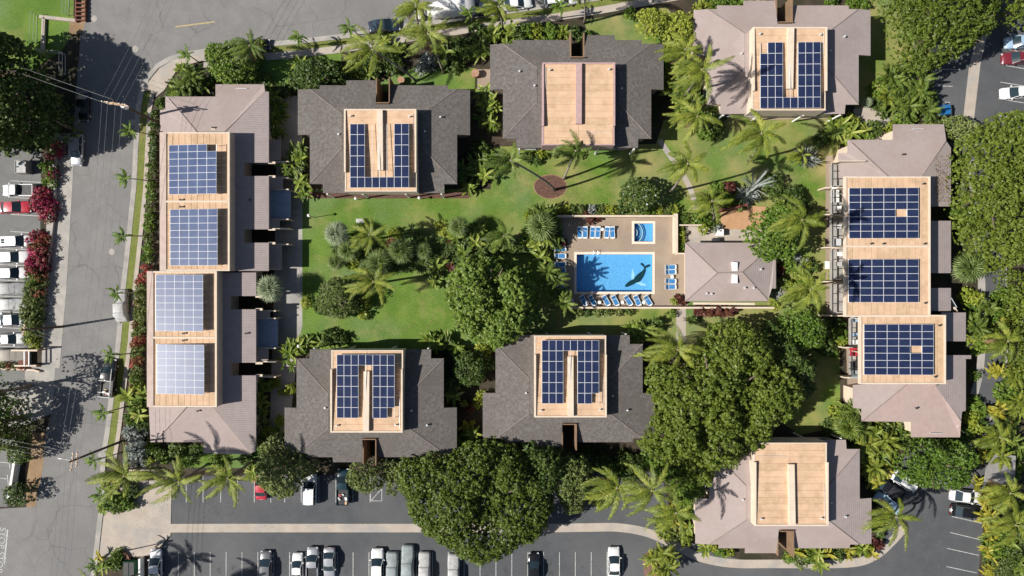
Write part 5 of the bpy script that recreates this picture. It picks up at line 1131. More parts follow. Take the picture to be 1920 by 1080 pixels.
def car(label, cat, kind, u, v, ang, m, L_=4.6, W_=1.82, H=1.45, z=.04, group='parked cars', extra=None):
    """heading angle in degrees, 0 = towards the right of the picture, 90 = up"""
    x, y, _ = P(u, v, H * .8); nm = {'van': 'van', 'pickup': 'pickup_truck', 'covered': 'covered_car'}.get(kind, 'parked_car')
    t = empty(nm, (x, y, z), label, cat, group, math.radians(ang))
    h = L_ / 2; w_ = W_ / 2
    if kind == 'covered':
        bx = .12 * L_
        st = [(-h - .05, w_ * .82, .55, .12, .02), (-h + .12, w_ * .96, .86, .05, .04), (-h + .55, w_, 1.0, .05, .05), (-h * .62, w_, H * .97, .05, .05), (-h * .2, w_ * .93, H, .05, .06), (h * .08, w_ * .93, H * .98, .05, .06), (h * .34, w_ * 1.0, .93, .05, .07), (h - .3, w_ * .97, .88, .05, .04), (h, w_ * .8, .6, .1, .02)]
        loft(st, 'cover', m, t)
        mb = MB()
        for xx in (-h * .45, h * .15): mb.tube([(xx, -w_ * 1.01, .5), (xx, -w_ * .82, H * .97 + .02), (xx, 0, H + .07), (xx, w_ * .82, H * .97 + .02), (xx, w_ * 1.01, .5)], .02, 4)
        mb.build('strap', M_dark, t)
        wheel_set(t, L_, W_); return t
    sv = kind in ('suv', 'van'); belt = .98 if sv else .86
    if kind == 'pickup': belt = 1.0
    hood = belt - (.02 if sv or kind == 'pickup' else .04)
    st = [(-h, w_ * .80, belt - .22, .35, .01), (-h + .1, w_ * .92, belt - .08, .28, .02), (-h + .45, w_ * .985, belt, .25, .03), (-h * .3, w_, belt + .01, .25, .03), (h * .25, w_, belt, .25, .03), (h * .45, w_ * .99, hood, .25, .05), (h - .45, w_ * .965, hood - .1, .25, .05), (h - .14, w_ * .88, hood - .22, .28, .04), (h, w_ * .74, hood - .36, .36, .02)]
    loft(st, 'body', m, t)
    # glasshouse: base corners at the belt, roof corners
    if kind == 'sedan': xb0, xr0, xr1, xb1 = -h * .72, -h * .38, h * .06, h * .44
    elif kind == 'hatch': xb0, xr0, xr1, xb1 = -h * .94, -h * .70, h * .06, h * .46
    elif kind in ('suv', 'van'): xb0, xr0, xr1, xb1 = -h * .97, -h * .86, h * .10, h * .44
    else: xb0, xr0, xr1, xb1 = -h * .10, -h * .02, h * .28, h * .56
    wb, wr = w_ * .94, w_ * .76; zr = H - .04; zb_ = belt - .02
    def panel(name, A, B, C, D, mat_, bulge, nx=5):
        """A-B lower edge, D-C upper edge; bulge pushes the middle out along x"""
        V = []; F = []
        for j in range(3):
            s = j / 2
            for i in range(nx):
                q = i / (nx - 1); p = (Vector(A).lerp(Vector(B), q)).lerp(Vector(D).lerp(Vector(C), q), s); p.x += bulge * (1 - (2 * q - 1) ** 2) * (1 - .3 * s); V.append(tuple(p))
        for j in range(2):
            for i in range(nx - 1): k = j * nx + i; F.append((k, k + 1, k + nx + 1, k + nx))
        return link(name, mesh_raw(name, V, F, True), mat_, t)
    panel('windshield', (xb1, -wb, zb_), (xb1, wb, zb_), (xr1, wr, zr), (xr1, -wr, zr), M_cglass, .16)
    panel('rear_window', (xb0, wb, zb_), (xb0, -wb, zb_), (xr0, -wr, zr), (xr0, wr, zr), M_cglass, -.1)
    for s in (-1, 1):
        me = mesh_raw('side_window', [(xb0, s * wb, zb_), (xb1, s * wb, zb_), (xr1, s * wr, zr), (xr0, s * wr, zr)], [(0, 1, 2, 3)]); link('side_window', me, M_cglass, t)
        mb = MB(); mb.tube([(xb1, s * wb, zb_), (xr1, s * wr, zr + .01), (xr0, s * wr, zr + .01), (xb0, s * wb, zb_)], .045, 5)
        xm = (xr0 + xr1) / 2; mb.tube([(xm, s * wb, zb_), (xm, s * wr, zr)], .035, 4); mb.build('pillar', m, t)
    V = []; F = []; nx, ny = 6, 5
    for i in range(nx):
        for j in range(ny):
            a, b = i / (nx - 1), j / (ny - 1); xx = xr0 + (xr1 - xr0) * a; q = 1 - (2 * b - 1) ** 2
            xx += (.16 * .7 * q if i == nx - 1 else -.1 * .7 * q if i == 0 else 0); V.append((xx, wr * (2 * b - 1), zr + .045 * q + .03 * (1 - (2 * a - 1) ** 2)))
    for i in range(nx - 1):
        for j in range(ny - 1): k = i * ny + j; F.append((k, k + ny, k + ny + 1, k + 1))
    rf = link('roof', mesh_raw('roof', V, F, True), m, t)
    if extra and 'sunroof' in extra:
        mb = MB(); mb.box(xr0 + .25, xr0 + .75, -.35, -.03, zr + .06, zr + .085); mb.box(xr0 + .25, xr0 + .75, .03, .35, zr + .06, zr + .085); mb.build('sunroof', M_cglass, rf)
    if kind in ('suv', 'van') and not (extra and 'norack' in extra):
        mb = MB()
        for s in (-1, 1): mb.tube([(xr0 + .15, s * wr * .86, zr + .09), (xr1 - .15, s * wr * .86, zr + .09)], .025, 5)
        mb.build('roof_rail', M_alu, t)
    for s in (-1, 1):
        mb = MB(); mb.obox((h - .16, s * w_ * .66), -s * .5, .14, .17, hood - .38, hood - .24); mb.build('headlight', M_lampw, t)
        mb = MB(); mb.box(-h + .0, -h + .1, s * w_ * .58 - .16, s * w_ * .58 + .16, belt - .34, belt - .18); mb.build('tail_light', M_lampr, t)
        mb = MB(); mb.obox((xb1 - .18, s * (w_ + .09)), 0, .07, .11, belt - .02, belt + .12); mb.build('mirror', m, t)
    if kind == 'pickup':
        mb = MB(); x0, x1 = -h + .12, xb0 - .08
        mb.box(x0, x1, -w_ * .84, w_ * .84, belt - .02, belt + .075); bed = mb.build('cargo_bed', M_dark, t)
        mb = MB()
        for b in ((x0 - .06, x1, w_ * .84, w_ * .96), (x0 - .06, x1, -w_ * .96, -w_ * .84), (x0 - .08, x0, -w_ * .84, w_ * .84)): mb.box(*b, belt - .05, belt + .26)
        mb.build('bed_rail', m, t)
        if extra and 'cargo' in extra:
            rs = random.Random(int(u)); cols = [M_white, C_red, M_covert, M_yel, M_cover, M_tan]
            for k in range(7):
                a, b = rs.uniform(x0 + .3, x1 - .3), rs.uniform(-w_ * .6, w_ * .6); mb = MB(); mb.obox((a, b), rs.uniform(0, 3), rs.uniform(.1, .28), rs.uniform(.08, .2), belt + .07, belt + rs.uniform(.15, .38)); mb.build('cargo', cols[k % 6], bed)
        if extra and 'rack' in extra:
            for xx in (x0 + .05, x0 + .75, x1 + .1):
                mb = MB(); mb.tube([(xx, -w_ * .92, belt), (xx, -w_ * .92, 1.9), (xx, w_ * .92, 1.9), (xx, w_ * .92, belt)], .045, 6); mb.build('ladder_rack', M_white, t)
            mb = MB(); mb.tube([(x0 - .3, -w_ * .92, 1.92), (xb1, -w_ * .92, 1.92)], .04, 5); mb.build('ladder_rack', M_white, t)
    mb = MB(); mb.box(-h - .012, -h + .02, -.26, .26, .52, .66); mb.build('number_plate', M_white, t)
    wheel_set(t, L_, W_)
    return t
# the street
car('silver hatchback in the tree shade on the left of the street', 'car', 'hatch', 140, 280, -92, C_silver, 5.0, 1.9)
car('black car in deep tree shade under the corner power pole', 'car', 'sedan', 153, 198, -92, C_black)
car('car under a pale grey cover on the street beside the verge', 'covered car', 'covered', 223, 573, 93, M_cover, 5.0, 2.0, 1.7)
car('black pickup with white ladder rack and cargo on the street', 'pickup', 'pickup', 200, 710, 85, C_black, 5.9, 2.0, 1.8, extra=('cargo', 'rack'))
car('dark blue grey sedan parked at the kerb of the top road', 'car', 'sedan', 719, 46, 5, C_navy, 4.9, 1.9)
car('black car half hidden by palms on the top road', 'car', 'sedan', 478, 84, 8, C_black, 4.4)
car('white sedan at the top edge right of the boat trailer', 'car', 'sedan', 968, 4, 8, C_white, 4.9, 1.9)
car('white van at the top edge near the middle top house', 'van', 'van', 1052, -4, 8, C_white, 5.0, 1.95, 1.8)
car('dark blue car between the white boat and the white sedan', 'car', 'sedan', 910, 14, 8, C_navy, 4.5)
# west car park, top to bottom
car('white pickup with open bed facing left, topmost in the west car park', 'pickup', 'pickup', 30, 356, 180, C_white, 5.0, 1.9, 1.7)
car('bright red car in the west car park beside the pink hedge', 'car', 'sedan', 22, 388, 2, C_red, 5.2, 1.9)
car('white SUV with sunroof in the west car park', 'suv', 'suv', 28, 452, 2, C_white, 4.9, 1.9, 1.7, extra=('sunroof', 'norack'))
car('white sedan with dark windshield, fourth down in the west car park', 'car', 'suv', 18, 482, 2, C_white, 5.4, 1.95, 1.6)
car('white boxy van in the west car park by the deep pink hedge', 'van', 'van', 18, 512, 2, C_white, 4.8, 1.85, 1.8, extra=('sunroof',))
car('car under a smooth grey cover, upper one of two in the west car park', 'covered car', 'covered', 15, 541, 2, M_cover, 5.2, 1.9, 1.45)
car('car with white cover and black rear window in the west car park', 'covered car', 'covered', 15, 571, 2, M_coverw, 5.0, 1.9, 1.5)
car('silver grey car in the west car park, third from the bottom', 'car', 'sedan', 12, 600, 182, C_silver, 5.0, 1.9)
car('small white sedan in the west car park above the tan covered car', 'car', 'sedan', 15, 636, 2, C_white, 4.4, 1.75)
car('car under a tan cover, lowest in the west car park', 'covered car', 'covered', 16, 666, 2, M_covert, 5.4, 1.95, 1.5)
# lower car park, upper row
car('red car half covered by the mottled olive tree', 'car', 'sedan', 488, 912, 90, C_red, 4.4)
car('white SUV alone in the upper row of the lower lot', 'suv', 'suv', 579, 919, 89, C_white, 5.0, 2.0, 1.75, extra=('norack',))
car('dark teal pickup with cargo in its bed in the lower lot', 'pickup', 'pickup', 641, 915, 90, paint('dark_teal_paint', (.012, .035, .045), .25), 5.6, 1.95, 1.8, extra=('cargo',))
# lower row
car('white sedan first in the lower row beside the driveway', 'car', 'sedan', 289, 1062, 90, C_white, 4.9, 1.85)
car('dark grey hatchback in the lower row right of the palm shadow', 'car', 'hatch', 496, 1064, 90, C_grey, 4.7, 1.85)
car('small white coupe left of the silver pickup in the lower row', 'car', 'sedan', 556, 1066, 90, C_white, 4.4, 1.7)
car('silver pickup between the white coupe and the silver sedan', 'pickup', 'pickup', 584, 1062, 90, C_silver, 5.4, 1.9, 1.75)
car('silver sedan at the right end of the group of three', 'car', 'sedan', 616, 1058, 270, C_silver, 4.8, 1.85)
car('large white SUV left of the covered cars in the lower row', 'suv', 'suv', 706, 1064, 90, C_white, 5.3, 2.0, 1.8, extra=('norack',))
car('car under a grey green cover beside the white SUV', 'covered car', 'covered', 734, 1068, 90, M_coverg, 5.0, 1.9, 1.5)
car('tall van shaped vehicle under a ribbed grey cover', 'covered car', 'covered', 763, 1062, 90, M_coverg, 5.8, 2.0, 2.0)
car('car under a dusty blotched cover next to the huge tree', 'covered car', 'covered', 795, 1068, 90, M_cover, 5.0, 1.9, 1.5)
car('pale covered car partly beneath the huge lower tree', 'covered car', 'covered', 850, 1072, 90, M_cover, 5.0, 1.9, 1.5)
car('black car alone right of the huge lower tree', 'car', 'sedan', 1001, 1068, 90, C_black, 4.8, 1.85)
car('white sedan alone at the right end of the lower row', 'car', 'sedan', 1152, 1058, 90, C_white, 4.9, 1.9)
# upper right car park
car('pale blue pickup at the top right edge', 'pickup', 'pickup', 1922, 76, 184, C_lblue, 5.4, 1.9, 1.7)
car('dark red SUV at the top right edge below the pale blue pickup', 'suv', 'suv', 1914, 106, 183, C_dred, 5.0, 1.9, 1.7)
car('white sedan at the top right edge below the dark red SUV', 'car', 'sedan', 1910, 172, 184, C_white, 5.0, 1.85)
car('bright blue car half hidden beneath feathery palms', 'car', 'hatch', 1762, 207, 184, C_blue, 4.2)
# lower right car park
car('white sedan in the lower right corner lot', 'car', 'sedan', 1815, 932, -6, C_white, 5.0, 1.85)
car('black car with red seats in the lower right corner lot', 'car', 'sedan', 1815, 961, -6, C_black, 4.9, 1.85)
car('dark pickup in the shade beside the pink house corner', 'pickup', 'pickup', 1665, 915, 146, C_black, 5.6, 1.95, 1.7)
car('white and grey SUV in the shade under the oval tree', 'suv', 'suv', 1694, 900, 146, C_white, 5.0, 1.9, 1.7, extra=('norack',))
car('pale blue car peeking out above the yellow palm', 'car', 'sedan', 1668, 945, 146, C_lblue, 4.6, 1.8)

# white boat on a trailer, top road
x, y, _ = P(842, 14, 1.6); t = empty('boat_trailer', (x, y, .04), 'large white wrapped boat on a trailer on the top road', 'boat', None, math.radians(10))
st = [(-4.0, 1.2, 1.7, .7, .05), (-3.9, 1.3, 2.0, .6, .15), (-2, 1.35, 2.2, .55, .45), (.5, 1.32, 2.3, .55, .6), (2.4, 1.1, 2.1, .65, .35), (3.4, .65, 1.95, .9, .15), (3.9, .15, 1.85, 1.3, .02)]
loft([(-a[0], *a[1:]) for a in st][::-1], 'hull', M_white, t)
mb = MB(); mb.tube([(-3.6, 0, .5), (-5.4, 0, .5)], .07, 6); mb.box(-3, 3, -.9, -.8, .45, .55); mb.box(-3, 3, .8, .9, .45, .55); mb.build('trailer_frame', M_alu, t)
mb = MB(); mb.box(-5.5, -4.4, -.8, .8, .45, 1.25); mb.build('box', M_white, t); wheel_set(t, 4, 2.5, .36, .1, -.25)

# ------------------------------------------------------------------ parking lines
def line(u0, v0, u1, v1, wd=1.3, m=None, z=.056, name='parking_line'):
    o = sheet(name, band([(u0, v0), (u1, v1)], wd), z, m or M_line)
for u in (349.5, 381, 414, 446, 477, 508, 534, 565, 598, 630, 662, 694): line(u, 892, u, 942)
for k in range(29): 
    u = 335 + 29.75 * k; line(u, 1035, u - .3, 1120)
for k in range(30):
    u, v = (335 + 29.75 * RND.randrange(28) + 15 + RND.uniform(-4, 4), RND.uniform(1045, 1085)) if k % 3 else (RND.uniform(340, 700), RND.uniform(905, 935))
    r = RND.uniform(2, 5); sheet('oil_stain', [(u + r * RND.uniform(.6, 1.2) * math.cos(q * .7), v + r * 1.5 * RND.uniform(.6, 1.2) * math.sin(q * .7)) for q in range(9)], .050, MATS.get('oil') or surf('oil', (.055, .057, .06), (.075, .078, .083), 3, rough=.6))
line(695, 916, 716, 916); line(695, 939, 716, 939); line(695, 916, 695, 939); line(716, 916, 716, 939); line(696, 938, 715, 917)
for u, v in ((1879, 122), (1883, 92), (1875, 154), (1871, 185), (1867, 216), (1888, 62)): line(u, v, u + 60, v + 10)
for u, v in ((1765, 130), (1752, 161), (1747, 191)): line(u, v, u + 34, v + 1)
for k, (a, b, c, d) in enumerate(((1787, 937, 1842, 948), (1784, 968, 1841, 981), (1781, 998, 1838, 1012), (1776, 1028, 1835, 1041), (1774, 1062, 1831, 1074))): line(a, b, c, d)
for k, v in enumerate((340, 371, 403, 435, 467, 497, 526, 556, 585, 615, 650)): line(0 if v > 440 else 20, v - 1, 78 - k * 1.8, v + 2)
for a in ((0, 866, 18, 868), (17, 860, 19, 878), (0, 896, 13, 898), (14, 890, 16, 908)): line(*a, z=.05)
line(329, 50.5, 403, 41, 2.6, M_yel, .042, 'road_marking')
line(14.5, 993, 8.5, 1058, 3.0, M_line, .044, 'stop_line')
cu = bpy.data.curves.new('stop_lettering', 'FONT'); cu.body = 'STOP STOP'; cu.size = 1.35; cu.extrude = .002; cu.space_character = 1.05
o = bpy.data.objects.new('stop_lettering', cu); x, y, _ = P(1, 988, 0); o.location = (x, y, .05); o.rotation_euler = (0, 0, math.radians(-95)); cu.materials.append(M_line); col.objects.link(o); o['kind'] = 'structure'
# manholes
for u, v, lb in ((177, 35, 'round pale manhole cover near the corner lawn'), (254, 92, 'round pale manhole cover at the middle of the junction'), (250, 230, 'round pale manhole cover beside the verge below the corner'), (210, 472, 'round pale manhole cover in the middle of the street'), (190, 853, 'round pale manhole cover near the lower power pole')):
    x, y, _ = P(u, v, 0); n = 24; mb = MB(); mb.tube([(0, 0, .025), (0, 0, .05)], .5, n); t = mb.build('manhole_cover', M_concg, None, (x, y, 0)); tag(t, lb, 'manhole cover')
    mb = MB(); mb.tube([(0, 0, .03), (0, 0, .058)], .24, n); mb.build('lid', M_conc, t)

# ------------------------------------------------------------------ power poles and lines
def pole(label, tu, tv, h, arms, trans=False, gray=False):
    x, y, _ = P(tu, tv, h); t = empty('power_pole', (x, y, 0), label, 'power pole', 'power poles')
    mb = MB(); mb.tube([(0, 0, -.1), (0, 0, h * .5), (0, 0, h)], [.2, .17, .13], 8); mb.build('pole', M_wood, t)
    for dz_, ang, L_ in arms:
        c, s = math.cos(ang), math.sin(ang); mb = MB(); mb.obox((.16 * s, -.16 * c), ang, L_ / 2, .07, h - dz_ - .07, h - dz_ + .07); a = mb.build('crossarm', M_tan, t)
        mb = MB()
        for q in (-.9, -.45, .45, .9): mb.tube([(q * L_ / 2 * c + .16 * s, q * L_ / 2 * s - .16 * c, h - dz_ + .07), (q * L_ / 2 * c + .16 * s, q * L_ / 2 * s - .16 * c, h - dz_ + .25)], .07, 6)
        mb.build('insulator', M_white, a)
    if trans:
        mb = MB(); mb.tube([(.55, -.25, h - 2.4), (.55, -.25, h - 1.3)], .32, 12); mb.build('transformer', M_alu, t)
    return Vector((x, y, h))
p1 = pole('tall power pole with long crossarms at the street corner', 212, 190, 12.5, [(.3, math.radians(-8), 3.6), (1.2, math.radians(-8), 3.2)], True)
p2 = pole('tall power pole leaning into view at the lower left street', 130, 866, 13, [(.4, math.radians(82), 2.6), (1.4, math.radians(86), 2.0)])
p3 = pole('power pole in the bougainvillea hedge beside the west car park', 40, 619, 9, [(.3, math.radians(80), 1.8)])
mb = MB(); a = p2 + Vector((0, 0, -.6)); mb.tube([a, a + Vector((-1.4, .3, .1))], .04, 5); mb.tube([a + Vector((-1.4, .3, .06)), a + Vector((-1.9, .35, .02))], [.09, .12], 6); t = mb.build('street_light', M_white); tag(t, 'white street light arm on the lower left power pole', 'street light')
def wires(label, a, b, offs, sag=.6, r=.018):
    mb = MB(); a, b = Vector(a), Vector(b); d = (b - a); s = Vector((-d.y, d.x, 0)).normalized()
    for o_ in offs:
        pts = []
        for i in range(15):
            q = i / 14; p = a.lerp(b, q) + s * o_; p.z -= sag * 4 * q * (1 - q); pts.append(p)
        mb.tube(pts, r, 4, cap=False)
    t = mb.build('power_line', surf('wire', (.25, .25, .25), (.3, .3, .3), 5)); return tag(t, label, 'power line', 'overhead power lines')
dn = Vector((-.2, 0, -.1))
wires('four bare wires running down the street between the two poles', p1 + dn, p2 + dn, (-1.4, -.6, .5, 1.4), 1.2)
wires('wires running from the corner pole over the junction to the upper right', p1 + dn, P(330, -60, 12.5), (-1.4, -.5, .5, 1.4), .5)
wires('pair of wires from the corner pole towards the upper left shade', p1 + dn, P(-60, 95, 11), (-.3, .5), .5)
wires('wires running from the lower pole down past the bottom edge', p2 + dn, P(95, 1200, 13), (-1.2, -.4, .4, 1.2), .6)
wires('thin service wires from the lower pole towards the left edge', p2 + Vector((0, 0, -1.5)), P(-40, 825, 9), (-.6, 0, .7), .7, .014)
wires('thin wires crossing the west pavement to the hedge pole', p3, P(120, 645, 8), (0, .5), .2, .014)

# ------------------------------------------------------------------ street and garden furniture
def simple(name, label, cat, mb, m, loc, group=None, rz=0): return tag(mb.build(name, m, None, loc, rz), label, cat, group)
# bin store, fence, walls on the west side
x, y, _ = P(42, 313, 1.2); t = empty('bin_store', (x, y, 0), 'pale concrete bin enclosure at the top of the west car park', 'bin enclosure')
for b in ((-1.0, -.88, -1, 1), (.6, .72, -1, 1), (-.88, .6, .88, 1), (-.88, .6, -1, -.88)):
    mb = MB(); mb.box(*b, 0, 1.5); mb.build('wall', M_concg, t)
mb = MB(); mb.box(-.87, .6, -.87, .87, .3, 1.42); mb.build('lid', M_cover, t)
M_rust = surf('rusty_brown_paint', (.13, .05, .035), (.2, .09, .06), 3)
x, y, _ = P(64, 670, 0); t = empty('gate_shelter', (x, y, 0), 'brown timber gate shelter with cream beams below the west hedge', 'gate')
for b, z0, z1, m in (((-2.0, 2.0, 1.15, 1.4), 2.0, 2.25, M_cream), ((-2.2, 1.2, -1.3, -1.05), 1.1, 1.3, M_cream), ((-.2, -.05, -1.2, 1.2), 1.9, 2.05, M_white), ((.5, .65, -1.2, 1.2), 1.9, 2.05, M_white)):
    mb = MB(); mb.box(*b, z0, z1); mb.build('beam', m, t)
for a, b in ((-1.9, 1.27), (1.9, 1.27), (-1.9, -1.2), (1.0, -1.2)):
    mb = MB(); mb.box(a - .08, a + .08, b - .08, b + .08, 0, 2.0 if b > 0 else 1.1); mb.build('post', M_rust, t)
mb = MB(); mb.box(-1.9, -.4, -1.0, 1.0, .8, .86); mb.build('panel', M_rust, t)
wall('long white topped wall beside the brown verge at the lower left', [(30, 832), (27, 860), (20, 905), (14, 938)], 1.35, .35, M_white)
wall('yellowish kerb wall below the west car park', [(-40, 689), (62, 694), (72, 697)], .5, .25, M_cream)
wall('long low concrete wall behind the bougainvillea hedge', [(104, 260), (100, 400), (92, 470), (80, 560), (78, 650)], .5, .3, M_concg)
sheet('kerb_strip', [(133, 300), (139, 300), (133, 400), (125, 540), (112, 690), (104, 690), (118, 540), (126, 400)], .05, M_concg)
# corner lawn fences and bench like slatted bridge
wall('low tan path wall along the corner lawn', [(76, 31), (140, 38)], .4, .5, M_conc)
wall('low tan wall stub running down beside the corner lawn', [(81, 36), (79, 88)], .4, .5, M_conc)
def fence(label, pts, h=1.6):
    p = [Vector(P(u, v, 0)) for u, v in pts]; t = empty('chain_link_fence', p[0], label, 'fence')
    for a, b in zip(p[:-1], p[1:]):
        n = max(2, int((b - a).length / 2.4) + 1); o_ = a - p[0]
        for i in range(n):
            q = o_ + (b - a) * i / (n - 1); mb = MB(); mb.tube([q, q + Vector((0, 0, h))], .04, 5); mb.build('post', M_alu, t)
        mb = MB()
        for z in (.1, h * .5, h): mb.tube([o_ + Vector((0, 0, z)), o_ + (b - a) + Vector((0, 0, z))], .025, 4)
        mb.build('rail', M_alu, t)
fence('grey chain link fence on the right of the corner lawn', [(130, -5), (128, 30)]); fence('grey chain link fence on the left of the corner lawn', [(70, 30), (68, 82)])
fence('grey fence posts in the tree shade below the corner lawn', [(78, 98), (123, 102), (123, 140)])
x, y, _ = P(150, 18, .6); t = empty('slatted_crate_rack', (x, y, 0), 'rusty slatted rack on the dirt strip by the corner lawn', 'rack')
for k in range(6):
    mb = MB(); mb.box(-.8, .8, -1.7 + k * .65, -1.5 + k * .65, .55, .65); mb.build('slat', M_rust, t)
mb = MB(); mb.box(-.8, -.65, -1.8, 1.9, 0, .55); mb.box(.65, .8, -1.8, 1.9, 0, .55); mb.build('frame', M_rust, t)
# driveway entrance: brick mailbox bank, bin, wall
x, y, _ = P(233, 1043, .3); mb = MB(); pts = [(0, 0)] + [(1.7 * math.cos(a / 8 * math.pi / 2) - .0, 1.9 * math.sin(a / 8 * math.pi / 2)) for a in range(9)]
mb.slab([(a - .8, b - .9, .45) for a, b in pts], .45); simple('planter_bed', 'quarter round brick planter at the driveway mouth', 'planter', mb, surf('brick_paving', (.2, .1, .07), (.28, .15, .1), 3), (x, y, 0))
x, y, _ = P(243, 1066, 1.0); t = empty('refuse_bin', (x, y, .04), 'dark green refuse bin left of the first white sedan', 'refuse bin')
mb = MB(); mb.box(-.9, .9, -1.1, 1.1, 0, 1.15); mb.build('tub', surf('green_bin', (.015, .07, .035), (.02, .09, .045), 2), t); mb = MB(); mb.box(-.8, -.05, -1.0, 1.0, 1.16, 1.22); mb.build('lid', M_dark, t); mb = MB(); mb.box(.05, .8, -1.0, 1.0, 1.16, 1.22); mb.build('lid', M_dark, t)
wall('pale post wall left of the first white sedan', [(261, 1050), (261, 1090)], 1.2, .3, M_white)
wall('cream low wall at the top of the driveway', [(243, 882), (290, 882)], 1.0, .2, M_cream)
x, y, _ = P(251, 905, 1.2); t = empty('driveway_gate', (x, y, 0), 'dark metal driveway gate under the lower left palm', 'gate')
for k in range(12): mb = MB(); mb.tube([(0, 2.2 - k * .36, .1), (0, 2.2 - k * .36, 1.6)], .04, 5); mb.build('bar', M_dark, t)
mb = MB(); mb.tube([(0, 2.3, 1.6), (0, -1.9, 1.6)], .05, 5); mb.tube([(0, 2.3, .2), (0, -1.9, .2)], .05, 5); mb.build('rail', M_dark, t)
# triangular brick planter in the lower lot
q = [P(u, v, .15) for u, v in ((1207, 1042), (1214, 1036), (1228, 1038), (1240, 1050), (1250, 1080), (1207, 1080))]
mb = MB(); mb.slab([(a[0] - q[0][0], a[1] - q[0][1], .16) for a in q], .16); simple('planter_bed', 'brown brick planter island in the lower lot', 'planter', mb, surf('brick_paving2', (.16, .09, .07), (.22, .13, .1), 3), (q[0][0], q[0][1], 0))
# lawn lamps, bench, pot
def lamp(label, u, v, h=3.0):
    x, y, _ = P(u, v, h); t = empty('garden_lamp', (x, y, 0), label, 'lamp post', 'garden lamps'); mb = MB(); mb.tube([(0, 0, 0), (0, 0, h)], .05, 6); mb.build('post', M_dark, t)
    mb = MB(); mb.tube([(0, 0, h), (0, 0, h + .12), (0, 0, h + .25)], [.2, .24, .08], 8); mb.build('lamp_shade', M_white, t)
lamp('slim lamp post on the lawn beside the left block', 579, 404); lamp('slim lamp post above the lower left dark house', 560, 649, 2.6)
lamp('small white lamp under the left eave of the upper left dark house', 667, 372, 1.5); lamp('small white lamp under the right eave of the upper left dark house', 786, 371, 1.5)
x, y, _ = P(675, 415, .4); t = empty('garden_bench', (x, y, .02), 'white garden bench on the lawn above the palm bed', 'bench')
for k in range(3): mb = MB(); mb.box(-.6, .6, -.25 + k * .18, -.11 + k * .18, .42, .46); mb.build('seat', M_white, t)
for a in (-.5, .5): mb = MB(); mb.box(a - .04, a + .04, -.22, .25, 0, .42); mb.build('leg', M_white, t)
mb = MB(); mb.box(-.6, .6, .3, .35, .45, .85); mb.build('backrest', M_white, t)
x, y, _ = P(891, 137, 1.0); mb = MB(); mb.tube([(0, 0, 0), (0, 0, .5), (0, 0, 1.0), (0, 0, 1.1)], [.35, .62, .55, .62], 16); simple('garden_urn', 'large round clay urn beside the middle top house', 'urn', mb, surf('terracotta', (.32, .18, .11), (.38, .23, .15), 3), (x, y, 0))
x, y, _ = P(752, 150, .8); mb = MB(); mb.tube([(0, 0, 0), (0, 0, .4), (0, 0, .85), (0, 0, .95)], [.3, .55, .5, .55], 16); simple('garden_urn', 'round clay urn at the doorway of the upper left dark house', 'urn', mb, MATS['terracotta'], (x, y, 0))
for k, (u, v) in enumerate(((1343, 452), (1350, 436))):
    x, y, _ = P(u, v, 1.0); mb = MB(); mb.box(-.45, .45, -.45, .45, 0, 1.0 + .2 * k); mb.box(-.5, .5, -.5, .5, 1.0 + .2 * k, 1.06 + .2 * k); simple('utility_cabinet', ('dark square cabinet above the pool house' , 'pale square cabinet beside the tan yard')[k], 'cabinet', mb, (M_dark, M_white)[k], (x, y, 0))

# sun loungers
M_sling = surf('blue_sling', (.03, .16, .38), (.045, .2, .44), 4)
def lounger(u, v, ang, label, group):
    x, y, _ = P(u, v, .4); t = empty('sun_lounger', (x, y, ZD), label, 'sun lounger', group, math.radians(ang + RND.uniform(-5, 5)))
    if 'l' not in _fr:
        fr = MB(); 
        for s in (-1, 1): fr.tube([(-.8, s * .36, .36), (.35, s * .36, .36), (.95, s * .36, .72)], .04, 5)
        for xx in (-.8, .3): fr.tube([(xx, -.36, .36), (xx, .36, .36)], .04, 5)
        fr.tube([(.95, -.36, .72), (.95, .36, .72)], .04, 5); _fr['l'] = (fr.mesh('frame'),)
        _fr['l'][0].materials.append(M_white)
        sl = MB(); sl.slab([(-.66, -.33, .37), (.3, -.33, .37), (.3, .33, .37), (-.66, .33, .37)], .02); a = sl.mesh('seat'); a.materials.append(M_sling)
        sl = MB(); sl.slab([(.33, -.33, .39), (.82, -.33, .66), (.82, .33, .66), (.33, .33, .39)], .02); b = sl.mesh('backrest'); b.materials.append(M_sling)
        sl = MB(); sl.slab([(.8, -.32, .68), (.98, -.32, .78), (.98, .32, .78), (.8, .32, .68)], .05); h_ = sl.mesh('headrest'); h_.materials.append(M_white)
        sl = MB(); sl.slab([(-.9, -.3, .38), (-.68, -.3, .38), (-.68, .3, .38), (-.9, .3, .38)], .03); f_ = sl.mesh('foot_rest'); f_.materials.append(M_white)
        lg = MB(); lg.tube([(0, 0, .36), (0, 0, 0)], .035, 5); l_ = lg.mesh('leg'); l_.materials.append(M_white); _fr['l'] += (a, b, h_, f_, l_)
    fr, a, b, h_, f_, l_ = _fr['l']
    for nm, me in (('frame', fr), ('seat', a), ('backrest', b), ('headrest', h_), ('foot_rest', f_)): link(nm, me, None, t)
    for xx in (-.7, .35):
        for s in (-.36, .36): link('leg', l_, None, t, (xx, s, 0))
NTH = ['first', 'second', 'third', 'fourth', 'fifth', 'sixth', 'seventh']
for k, u in enumerate((1087, 1097, 1111, 1121, 1138, 1148)): lounger(u, 436.5, 90, f'blue lounger, {NTH[k]} from the left in the row left of the small pool', 'loungers above the large pool')
for k, v in enumerate((501, 510, 527, 538)): lounger(1257.5, v, 180, f'blue lounger, {NTH[k]} from the top beside the pool house wall', 'loungers right of the large pool')
